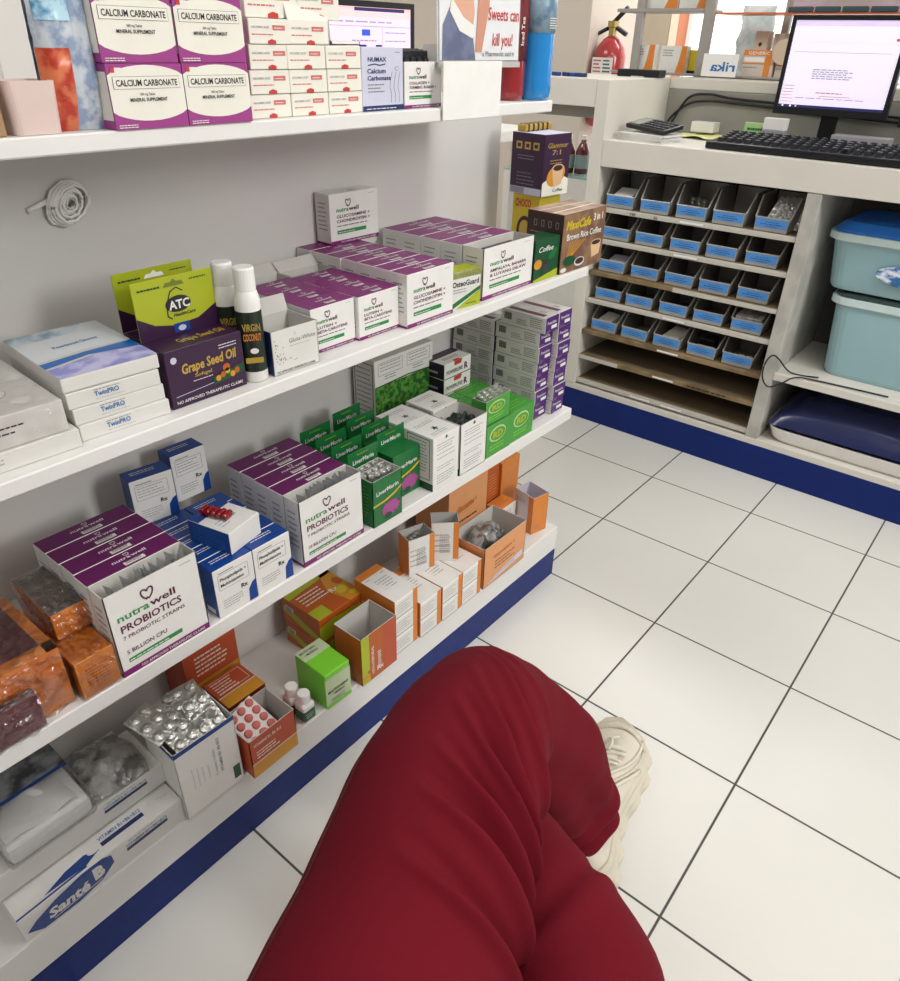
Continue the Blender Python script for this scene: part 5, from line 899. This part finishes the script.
def fold(u, v): return (-.015-.07*v, .008+.09*u, .031+.009*math.sin(PI*u)**.5*math.sin(PI*v)**.5+.003*math.sin(u*9+v*4))
b.grid(fold, 20, 16, MATS['soft_white_cotton']); b.build('folded_pad', TB, smooth=True)
b = MB(); b.box(-.126, -.070, .001, .111, .0405, .0425, pm('dark_striped_label', '#3c3f42', .3, hex2='#8d9196', scale=30), .002); b.box(-.0695, -.066, .001, .111, .0405, .043, BLUE); b.build('label', TB)
b = MB(); b.box(-.128, 0, 0, .112, 0, .042, CLRD, .006); b.build('clear_cover', TB)
fo = carton('tablet_carton', 'tall open white carton full of silver blister packs on the bottom shelf', (.3285, -1.599, Z1), .097, .079, .137, W, W, W, foilbox, opened=True, rot=-.02)
fb = None; r = random.Random(7); fname = ['lowest at the front', 'front right', 'middle', 'rear left', 'rear right', 'topmost, leaning left', 'upright at the rear', 'upright at the right']
for k, (x, y, z, ro) in enumerate(((-.006, .012, .124, (0, -1.25, .12)), (-.008, .050, .122, (.04, -1.15, -.1)), (-.030, .030, .132, (0, -1.3, .25)), (-.030, .002, .134, (.0, -1.2, .35)), (-.040, .048, .128, (.08, -1.25, -.2)), (-.022, -.004, .144, (-.12, -1.22, .45)), (-.062, .015, .088, (0, -.2, 0)), (-.020, .048, .084, (0, -.12, .1)))):
    p = (.3285+x, -1.599+y, Z1+z)
    if fb is None: fb = blister(2, 3, .042, .060, FOIL, .0085).build('blister_pack', loc=p); tag(fb, 'silver blister pack heaped in the tall open white carton, '+fname[0], 'blister pack', 'silver blister packs in the tall carton'); fb.rotation_euler = ro
    else: dup(fb, p, 'silver blister pack heaped in the tall open white carton, '+fname[k], ro)
b = MB(); b.box(-.070, -.006, .006, .090, .002, .112, pm('grey_foil_stack', '#a9a9a7', .35, metal=.6, bump=.6, bscale=90)); tag(b.build('blister_stack', loc=(.3285, -1.599, Z1+.002), rot=-.02), 'packed silver blister strips filling the tall white carton below the loose ones', 'blister packs', kind='stuff')
# orange vitamin boxes
vo = carton('vitamin_box', 'open orange vitamin box with red and white blister packs at the shelf front', (.345, -1.494, Z1), .086, .07, .080, RORD, RORD, RORD, vitorange, opened=True, rot=.0)
vb0 = None
for k in range(3):
    if vb0 is None:
        b = blister(3, 4, .056, .062, W, .007, SALM); vb0 = b.build('blister_pack', loc=(.334, -1.478, Z1+.044), rot=(.1, -.95, .15)); tag(vb0, 'white and red blister pack in the open orange vitamin box, topmost', 'blister pack', 'red and white blister packs')
    else: dup(vb0, (.332-.006*k, -1.480+.003*k, Z1+.044-.008*k), 'white and red blister pack in the open orange vitamin box, '+['', 'middle one', 'lowest'][k], (.1, -.95, .15))
carton('vitamin_box', 'orange vitamin box lying with its dark red front behind the open orange box', (.268, -1.472, Z1), .070, .07, .080, pm('dark_red_print', '#6a1f18', .4), RORD, RORD, vitorange)
carton('vitamin_box', 'orange vitamin box standing higher at the back, left of the bottom shelf', (.190, -1.492, Z1), .098, .065, .145, RORD, RORD, RORD, lambda b, F, L, T, w, d, h, op, a: (F.rect(0, h*.42, w, h*.14, YO), F.scrib(w*.2, h*.9, w*.6, 5, h*.06, CREAM, h*.02, seed=4)))
for k, (x, y) in enumerate(((.312, -1.363), (.285, -1.366))):
    t = thing('pill_bottle', ['small pill bottle with white cap and green label in front', 'small white capped pill bottle half hidden behind the other'][k], 'bottle', (x, y, Z1), 0, 'small pill bottles')
    b = MB(); loft(b, [ring(rrect(0, 0, .0115, .0115, .004), 0), ring(rrect(0, 0, .0125, .0125, .004), .002), ring(rrect(0, 0, .0125, .0125, .004), .034), ring(rrect(0, 0, .008, .008, .0075), .040)], WP); b.build('bottle_body', t, smooth=False)
    b = MB(); loft(b, [ring(rrect(0, 0, .0127, .0127, .004), .004), ring(rrect(0, 0, .0127, .0127, .004), .026)], pm('bottle_green_label', '#1f5a3c', .35), False, False); P = b.plane((.0129, -.011, .004), (0, 1, 0), (0, 0, 1)); P.scrib(.003, .014, .016, 3, .004, W, .001); b.build('label', t)
    b = MB(); b.lathe([(.0098, .038), (.0108, .040), (.0108, .055), (.0098, .057)], WP, 22); b.build('cap', t, smooth=False)
carton('multivitamin_carton', 'bright lime green box standing alone beside the pill bottles', (.3285, -1.330, Z1), .0545, .077, .077, LIMG, LIMG, LIMG, lgbox, rot=-.03, bev=.0015)
carton('painkiller_box', 'orange box with yellow green corner, open and empty, at the shelf front', (.337, -1.254, Z1), .087, .066, .107, ORD, ORD, ORD, oy, opened=True)
oc = carton('painkiller_box', 'orange and yellow box lying on top of the rear pair', (.243, -1.262, Z1+.050), .108, .100, .052, ORD, ORD, ORD, oy, rot=.0); 
carton('painkiller_box', 'orange and yellow box, lower one of the rear pair', (.240, -1.262, Z1), .106, .095, .0495, ORD, ORD, ORD, oy)
# orange and white boxes
ow0 = None
for cc, (x, y, n) in enumerate(((.328, -1.160, 3), (.332, -1.096, 2), (.333, -1.033, 2), (.333, -.971, 2))):
    for k in range(n):
        hgt = .0405 if cc else .042; lb = 'orange and white low box, %s column from the left, %s' % (['first', 'second', 'third', 'fourth'][cc], ['bottom', 'middle' if n == 3 else 'top', 'top'][k]); p = (x, y, Z1+.0423*k)
        if ow0 is None: ow0 = carton('capsule_box', lb, p, .060, .102, .0418, W, OR, W, orwhite, group='orange and white low boxes')
        else: dup(ow0, p, lb)
p1 = carton('capsule_box', 'open white and orange box standing upright on the low boxes, in front', (.262, -1.050, Z1+.085), .058, .040, .082, W, OR, W, orwhite, opened=True, rot=-.30, dsg_arg=None)
dup(g1, (.252, -1.035, Z1+.102), 'silver blister pack in the upright open box', (0, -.1, .2)).scale = (1, .6, 1)
carton('capsule_box', 'open white and orange box standing upright and turned, behind the first', (.262, -.984, Z1+.085), .054, .038, .090, W, OR, W, orwhite, opened=True, rot=-.80)
po = carton('glucosamine_box', 'large open peach orange box holding a crumpled clear bag', (.335, -.903, Z1), .148, .090, .100, ORP, ORP, ORP, peach, opened=True)
b = MB()
def cb_(u, v):
    a = u*2*PI; q = v; rr = .03*math.sin(PI*min(1, q*1.02))**.6; n_ = noise.noise(Vector((math.cos(a)*2, math.sin(a)*2, v*6)))
    return (-.052+(rr+.012*n_)*math.cos(a), .02+.11*q, .062+(rr+.012*n_)*.85*math.sin(a)+.012*math.sin(q*3))
b.grid(cb_, 24, 30, pm('dark_clear_bag', '#5d5c5a', .12, hex2='#a9a8a6', scale=45, alpha=.8, coat=1, bump=1, bscale=60)); tag(b.build('clear_bag', loc=(.335, -.903, Z1), smooth=True), 'crumpled clear bag stuffed into the large peach orange box', 'bag')
pc = carton('glucosamine_box', 'large closed peach orange box behind the open one', (.241, -.905, Z1), .130, .09, .215, ORP, ORP, ORP, peach)
carton('capsule_box', 'orange box standing upright at the back right end of the bottom shelf, left one', (.200, -.722, Z1), .050, .078, .155, ORD, OR, OR, lambda b, F, L, T, w, d, h, op, a: F.scrib(w*.2, h*.85, w*.6, 9, h*.05, ORP, h*.012, seed=4))
carton('capsule_box', 'orange box standing upright at the back right end of the bottom shelf, right one', (.206, -.670, Z1), .070, .080, .152, OR, OR, OR, lambda b, F, L, T, w, d, h, op, a: F.scrib(w*.15, h*.85, w*.7, 9, h*.05, ORP, h*.012, seed=5))
carton('capsule_box', 'small orange topped white box in front of the upright orange boxes', (.248, -.728, Z1), .062, .04, .072, OW, OR, OR, lambda b, F, L, T, w, d, h, op, a: (F.scrib(w*.2, h*.8, w*.6, 5, h*.1, BLUI, h*.025, seed=4), T.scrib(w*.15, d*.8, w*.7, 4, d*.15, ORD, d*.05)))
carton('capsule_box', 'small open orange box at the right end of the bottom shelf', (.298, -.672, Z1), .048, .062, .098, OR, pm('lavender_grey_card', '#cfcbd4', .5), OR, lambda b, F, L, T, w, d, h, op, a: (L.scrib(d*.1, h*.8, d*.5, 2, h*.06, INK, h*.012), L.rect(d*.75, 0, d*.25, h, OR), F.scrib(w*.2, h*.2, w*.3, 3, h*.04, GINK)), opened=True, rot=-.22, inner=MATS['lavender_grey_card'])
# ================================================================ person sitting with crossed legs
def fabric():
    mt = bpy.data.materials.new('maroon_twill'); mt.use_nodes = True; nt = mt.node_tree; b = nt.nodes['Principled BSDF']; N = nt.nodes.new; L = nt.links.new
    tc = N('ShaderNodeTexCoord'); nz = N('ShaderNodeTexNoise'); nz.inputs['Scale'].default_value = 6; nz.inputs['Detail'].default_value = 5; L(tc.outputs['Object'], nz.inputs['Vector'])
    mx = N('ShaderNodeMix'); mx.data_type = 'RGBA'; mx.inputs[6].default_value = (*lin('#5f0c19'), 1); mx.inputs[7].default_value = (*lin('#6c1020'), 1); L(nz.outputs['Fac'], mx.inputs[0]); L(mx.outputs[2], b.inputs['Base Color'])
    b.inputs['Roughness'].default_value = .85; b.inputs['Specular IOR Level'].default_value = .12; b.inputs['Sheen Weight'].default_value = .0; b.inputs['Sheen Tint'].default_value = (*lin('#c04a5c'), 1)
    wv = N('ShaderNodeTexNoise'); wv.inputs['Scale'].default_value = 900; L(tc.outputs['Object'], wv.inputs['Vector']); bp = N('ShaderNodeBump'); bp.inputs['Strength'].default_value = .25; bp.inputs['Distance'].default_value = .0015; L(wv.outputs['Fac'], bp.inputs['Height']); L(bp.outputs[0], b.inputs['Normal'])
    return mt
FAB = fabric(); SEAM = pm('dark_maroon_seam', '#4c0a16', .8)
def catmull(P, n):
    out = []
    Q = [P[0]]+list(P)+[P[-1]]
    for i in range(1, len(Q)-2):
        for k in range(n):
            t = k/n; a, b_, c, d = [Vector(Q[i+j]) for j in (-1, 0, 1, 2)]
            out.append(.5*((2*b_)+(c-a)*t+(2*a-5*b_+4*c-d)*t*t+(3*b_-a-3*c+d)*t**3))
    out.append(Vector(P[-1])); return out
def limb(b, pts, mat, folds, nseg=14, n=72, close0=True, close1=True, up=Vector((0, 0, 1))):
    """pts: list of (x,y,z, r_side, r_up); folds(t,a) -> outward offset"""
    C_ = catmull([p[:3] for p in pts], nseg); R_ = catmull([(p[3], p[4], 0) for p in pts], nseg); base = len(b.v); N_ = len(C_); prev = None
    for k in range(N_):
        t = (C_[min(k+1, N_-1)]-C_[max(k-1, 0)]).normalized()
        if prev is None: s = t.cross(up).normalized()
        else: s = (prev-t*prev.dot(t)).normalized()
        prev = s; q = s.cross(t).normalized()
        for i in range(n):
            a = 2*PI*i/n; off = folds(k/(N_-1), a, C_[k]); dv = s*math.cos(a)*R_[k].x+q*math.sin(a)*R_[k].y
            b.v.append(C_[k]+dv+dv.normalized()*off)
    for k in range(N_-1):
        for i in range(n): b.f.append([base+k*n+i, base+k*n+(i+1) % n, base+(k+1)*n+(i+1) % n, base+(k+1)*n+i]); b.m.append(b.mi(mat))
    if close0: b.f.append([base+i for i in reversed(range(n))]); b.m.append(b.mi(mat))
    if close1: b.f.append([base+(N_-1)*n+i for i in range(n)]); b.m.append(b.mi(mat))
def bump(x, c, w_): return math.exp(-((x-c)/w_)**2)
def fold_left(t, a, p):
    u = math.cos(a)      # +1 = right side of thigh
    o = .003*noise.noise(p*9)+.002*noise.noise(p*22)
    for c, k, wd, am in ((.27, .03, .008, .009), (.33, .05, .009, .011), (.375, .075, .008, .010), (.43, .10, .008, .011), (.48, .12, .008, .008), (.54, .12, .009, .008), (.60, .09, .009, .005)):
        g = bump(t, c-k*(u-.3), wd)*max(0, min(1, (u+.15)*1.4)); g2 = bump(t, c+.018-k*(u-.3), wd*1.1)*max(0, min(1, (u+.15)*1.4)); o += am*(g-.9*g2)
    if t > .85: o += .0035*math.sin(t*150+1.5*math.sin(a))*min(1, (t-.85)*12)
    if t > .7: o += .006*math.sin(a*3+t*14)*min(1, (t-.7)*6)+.003*math.sin(a*7-t*20)*min(1, (t-.7)*5)
    return o
def fold_right(t, a, p):
    o = .003*noise.noise(p*8)+.0015*noise.noise(p*25)
    for c in (.2, .3, .42): o += .004*(bump(t, c+.05*math.cos(a), .014)-bump(t, c+.02+.05*math.cos(a), .016))
    return o
HUM = thing('person', 'seated person in maroon trousers with crossed legs and a chunky off white sneaker', 'person', (.98, -2.0, 0))
off = Vector((.98, -2.0, 0))
b = MB()
limb(b, [(.985, -2.16, .535, .105, .09), (.945, -1.95, .535, .108, .098), (.880, -1.80, .535, .099, .094), (.829, -1.70, .530, .092, .090), (.800, -1.635, .530, .088, .088), (.772, -1.578, .530, .085, .085), (.752, -1.522, .530, .080, .081), (.732, -1.470, .525, .073, .073), (.710, -1.430, .505, .063, .065), (.702, -1.390, .465, .060, .064), (.707, -1.340, .40, .063, .066), (.722, -1.292, .31, .070, .072), (.736, -1.264, .21, .074, .080), (.742, -1.266, .165, .076, .088)], FAB, fold_left, nseg=26, n=120, close1=False)
limb(b, [(1.12, -2.16, .50, .095, .085), (1.045, -1.90, .465, .098, .092), (.990, -1.68, .440, .089, .085), (.925, -1.580, .430, .083, .078), (.845, -1.528, .418, .074, .070), (.765, -1.485, .396, .064, .060), (.730, -1.45, .34, .062, .062), (.745, -1.455, .22, .068, .068), (.77, -1.47, .10, .078, .078)], FAB, fold_right)
limb(b, [(1.07, -2.34, .60, .17, .12), (1.06, -2.22, .56, .18, .125), (1.05, -2.10, .53, .165, .09)], FAB, lambda t, a, p: 0)
for i in range(len(b.v)): b.v[i] = b.v[i]-off
tr_v = [v.copy() for v in b.v]; tr_f = [f for f in b.f]; tr = b.build('trousers', HUM, smooth=True)
# side seam of the front thigh and the hem stitching
b = MB(); bvh = mathutils.bvhtree.BVHTree.FromPolygons(tr_v, tr_f); sp_ = []
for k in range(40):
    t = k/39; cx = Vector((.895, -1.86, .535)).lerp(Vector((.705, -1.45, .53)), t); ax = Vector((-.42, .91, 0)); dr = Vector((-.80, -.37, .62)).normalized(); hit = bvh.ray_cast(cx-off+dr*.3, -dr)
    if hit[0] is not None: sp_.append(hit[0]+dr*.0003)
b.tube(sp_, .0011, SEAM, 6); b.build('seam', HUM, smooth=True)
b = MB(); limb(b, [(1.07, -2.34, .62, .165, .115), (1.07, -2.36, .80, .17, .11), (1.06, -2.36, .98, .19, .11), (1.06, -2.36, 1.10, .17, .10)], pm('maroon_shirt', '#6d1220', .8), lambda t, a, p: .004*noise.noise(p*8))
for i in range(len(b.v)): b.v[i] = b.v[i]-off
b.build('shirt', HUM, smooth=True)
# sneakers
UP = pm('off_white_leather', '#d6cfbf', .5, var=.05, scale=30, bump=.06, bscale=150); SOLE = pm('cream_rubber', '#cdc5b3', .55, var=.07, scale=20); LACE = pm('cream_lace', '#dcd7c8', .8); DK = pm('shoe_lining', '#a39a88', .9)
def sneaker(loc, rot):
    S_ = bpy.data.objects.new('sneaker', None); COL.objects.link(S_); S_.parent = HUM; S_.location = Vector(loc)-off; S_.rotation_euler = rot; S_['label'] = 'chunky off white sneaker'
    L_ = .285
    def half(t):     # half width along the length, heel t=0 to toe t=1
        return .033-.006*bump(t, .36, .14)+.017*bump(t, .74, .24)-.026*max(0, (t-.86)/.14)**2-.012*max(0, (.10-t)/.10)**2
    n = 28; 
    def outline(sc, z, wave=0, zt=None):
        out = []
        for i in range(2*n):
            t = i/(n-1) if i < n else (2*n-1-i)/(n-1); sg = 1 if i < n else -1
            wv = wave*(1 if (i//2) % 2 else -1); out.append((sg*(half(t)*sc+wv), (t-.5)*L_*(1+.03*(sc-1)), z+(zt(t) if zt else 0)))
        return out
    up_ = lambda t: .010*max(0, (t-.8)/.2)**2+.004*max(0, (.1-t)/.1)
    so = MB(); loft(so, [outline(.90, 0, .0, up_), outline(.96, .004, .0025, up_), outline(1.04, .010, .003, up_), outline(.98, .016, 0, up_), outline(1.05, .022, .001, up_), outline(.98, .028, 0, up_), outline(1.03, .034, 0, lambda t: up_(t)+.008*bump(t, .05, .2)), outline(.95, .040, 0, lambda t: up_(t)+.008*bump(t, .05, .2))], SOLE); so.build('sole', S_, smooth=False)
    u_ = MB()
    def top(t): return .052+.040*max(0, 1-t/.45)**.8+.030*bump(t, .46, .18)+.008*bump(t, .8, .15)-.016*max(0, (t-.88)/.12)
    rings = []; m_ = 24
    for j in range(30):
        t = j/29; hw = half(t)*.96; zt = top(t); rg = []
        for i in range(m_+1):
            a = PI*i/m_; c_ = math.cos(a); s_ = math.sin(a)
            rg.append((hw*(abs(c_)**.75)*(1 if c_ > 0 else -1)*(1-(.38 if t < .45 else .12+.26*max(0, 1-(t-.45)/.15))*s_), (t-.5)*L_*.97, .034+up_(t)+(zt-.034)*s_**.7+.0015*noise.noise(Vector((c_*3, t*14, 1)))))
        rings.append(rg)
    base = len(u_.v)
    for rg in rings: u_.v += [Vector(p) for p in rg]
    for j in range(29):
        for i in range(m_): u_.f.append([base+j*(m_+1)+i, base+j*(m_+1)+i+1, base+(j+1)*(m_+1)+i+1, base+(j+1)*(m_+1)+i]); u_.m.append(u_.mi(UP))
    u_.f.append([base+i for i in range(m_+1)][::-1]); u_.m.append(u_.mi(UP)); u_.f.append([base+29*(m_+1)+i for i in range(m_+1)]); u_.m.append(u_.mi(UP)); u_.build('upper', S_, smooth=True)
    # overlays: toe cap seam, side panels
    def surf(t, a, e=.0012):
        hw = half(t)*.96+e; zt = top(t)+e; c_ = math.cos(a); s_ = math.sin(a)
        return Vector((hw*(abs(c_)**.75)*(1 if c_ > 0 else -1)*(1-(.38 if t < .45 else .12+.26*max(0, 1-(t-.45)/.15))*s_), (t-.5)*L_*.97, .034+up_(t)+(zt-.034)*max(0, s_)**.7))
    ov = MB(); ov.tube([surf(.80+.10*math.sin(PI*k/16), PI*k/16) for k in range(17)], .0022, SOLE, 6)
    for sd in (0, 1):
        f_ = (lambda a: a) if sd == 0 else (lambda a: PI-a)
        ov.tube([surf(.86-.05*k, f_(.12+.11*k)) for k in range(9)], .0026, UP, 6); ov.tube([surf(.80-.06*k, f_(.10+.06*k+.02*k*k*.3)) for k in range(11)], .0022, SOLE, 6)
        ov.tube([surf(.66-.05*k, f_(.08+.10*k)) for k in range(8)], .003, UP, 6); ov.tube([surf(.30-.03*k, f_(.15+.12*k)) for k in range(8)], .0024, UP, 6)
    ov.build('overlays', S_, smooth=True)
    tg = MB(); tg.grid(lambda u, v: surf(.40+.34*v, PI*(.36+.28*u), .003+.002*math.sin(PI*u)), 8, 14, LACE); tg.build('tongue', S_, smooth=True)
    la = MB()
    for k in range(6):
        t = .46+.05*k; la.tube([surf(t+(.012 if j > 4 else -.012)*((k % 2)*2-1)*abs(j-4)/4, PI*(.30+.05*j), .0058) for j in range(9)], .0022, LACE, 6)
    for s_ in (-1, 1):
        c_ = surf(.72, PI/2, .008); la.tube([c_+Vector((s_*.014*math.sin(k*PI/6), .012*math.sin(k*PI/3), .004*math.sin(k*PI/6))) for k in range(7)], .0018, LACE, 6); la.tube([c_, c_+Vector((s_*.012, .012, .002)), c_+Vector((s_*.020, .022, -.004))], .0018, LACE, 6)
    la.build('laces', S_, smooth=True)
    return S_
d_ = Vector((.722, -1.025, 0))-Vector((.818, -1.290, 0)); rz = math.atan2(-d_.x, d_.y)
sneaker((.776, -1.160, .088), (-.03, -.36, rz)).scale = (1.14, 1.05, 1.15)
sneaker((.765, -1.42, .002), (0, 0, rz))
ST = thing('stool', 'stool under the seated person just outside the photo', 'stool', (1.06, -2.27, 0)); ST.scale = (1, 1, .9)
b = MB(); b.lathe([(.10, .40), (.18, .405), (.19, .42), (.19, .435), (.18, .445), (.05, .447)], DGR, 32); b.build('seat', ST)
b = MB(); b.lathe([(.022, .05), (.022, .40)], GINK, 16); b.build('pole', ST)
b = MB(); b.lathe([(.20, 0), (.21, .01), (.19, .03), (.03, .05)], DGR, 32); b.build('base', ST)
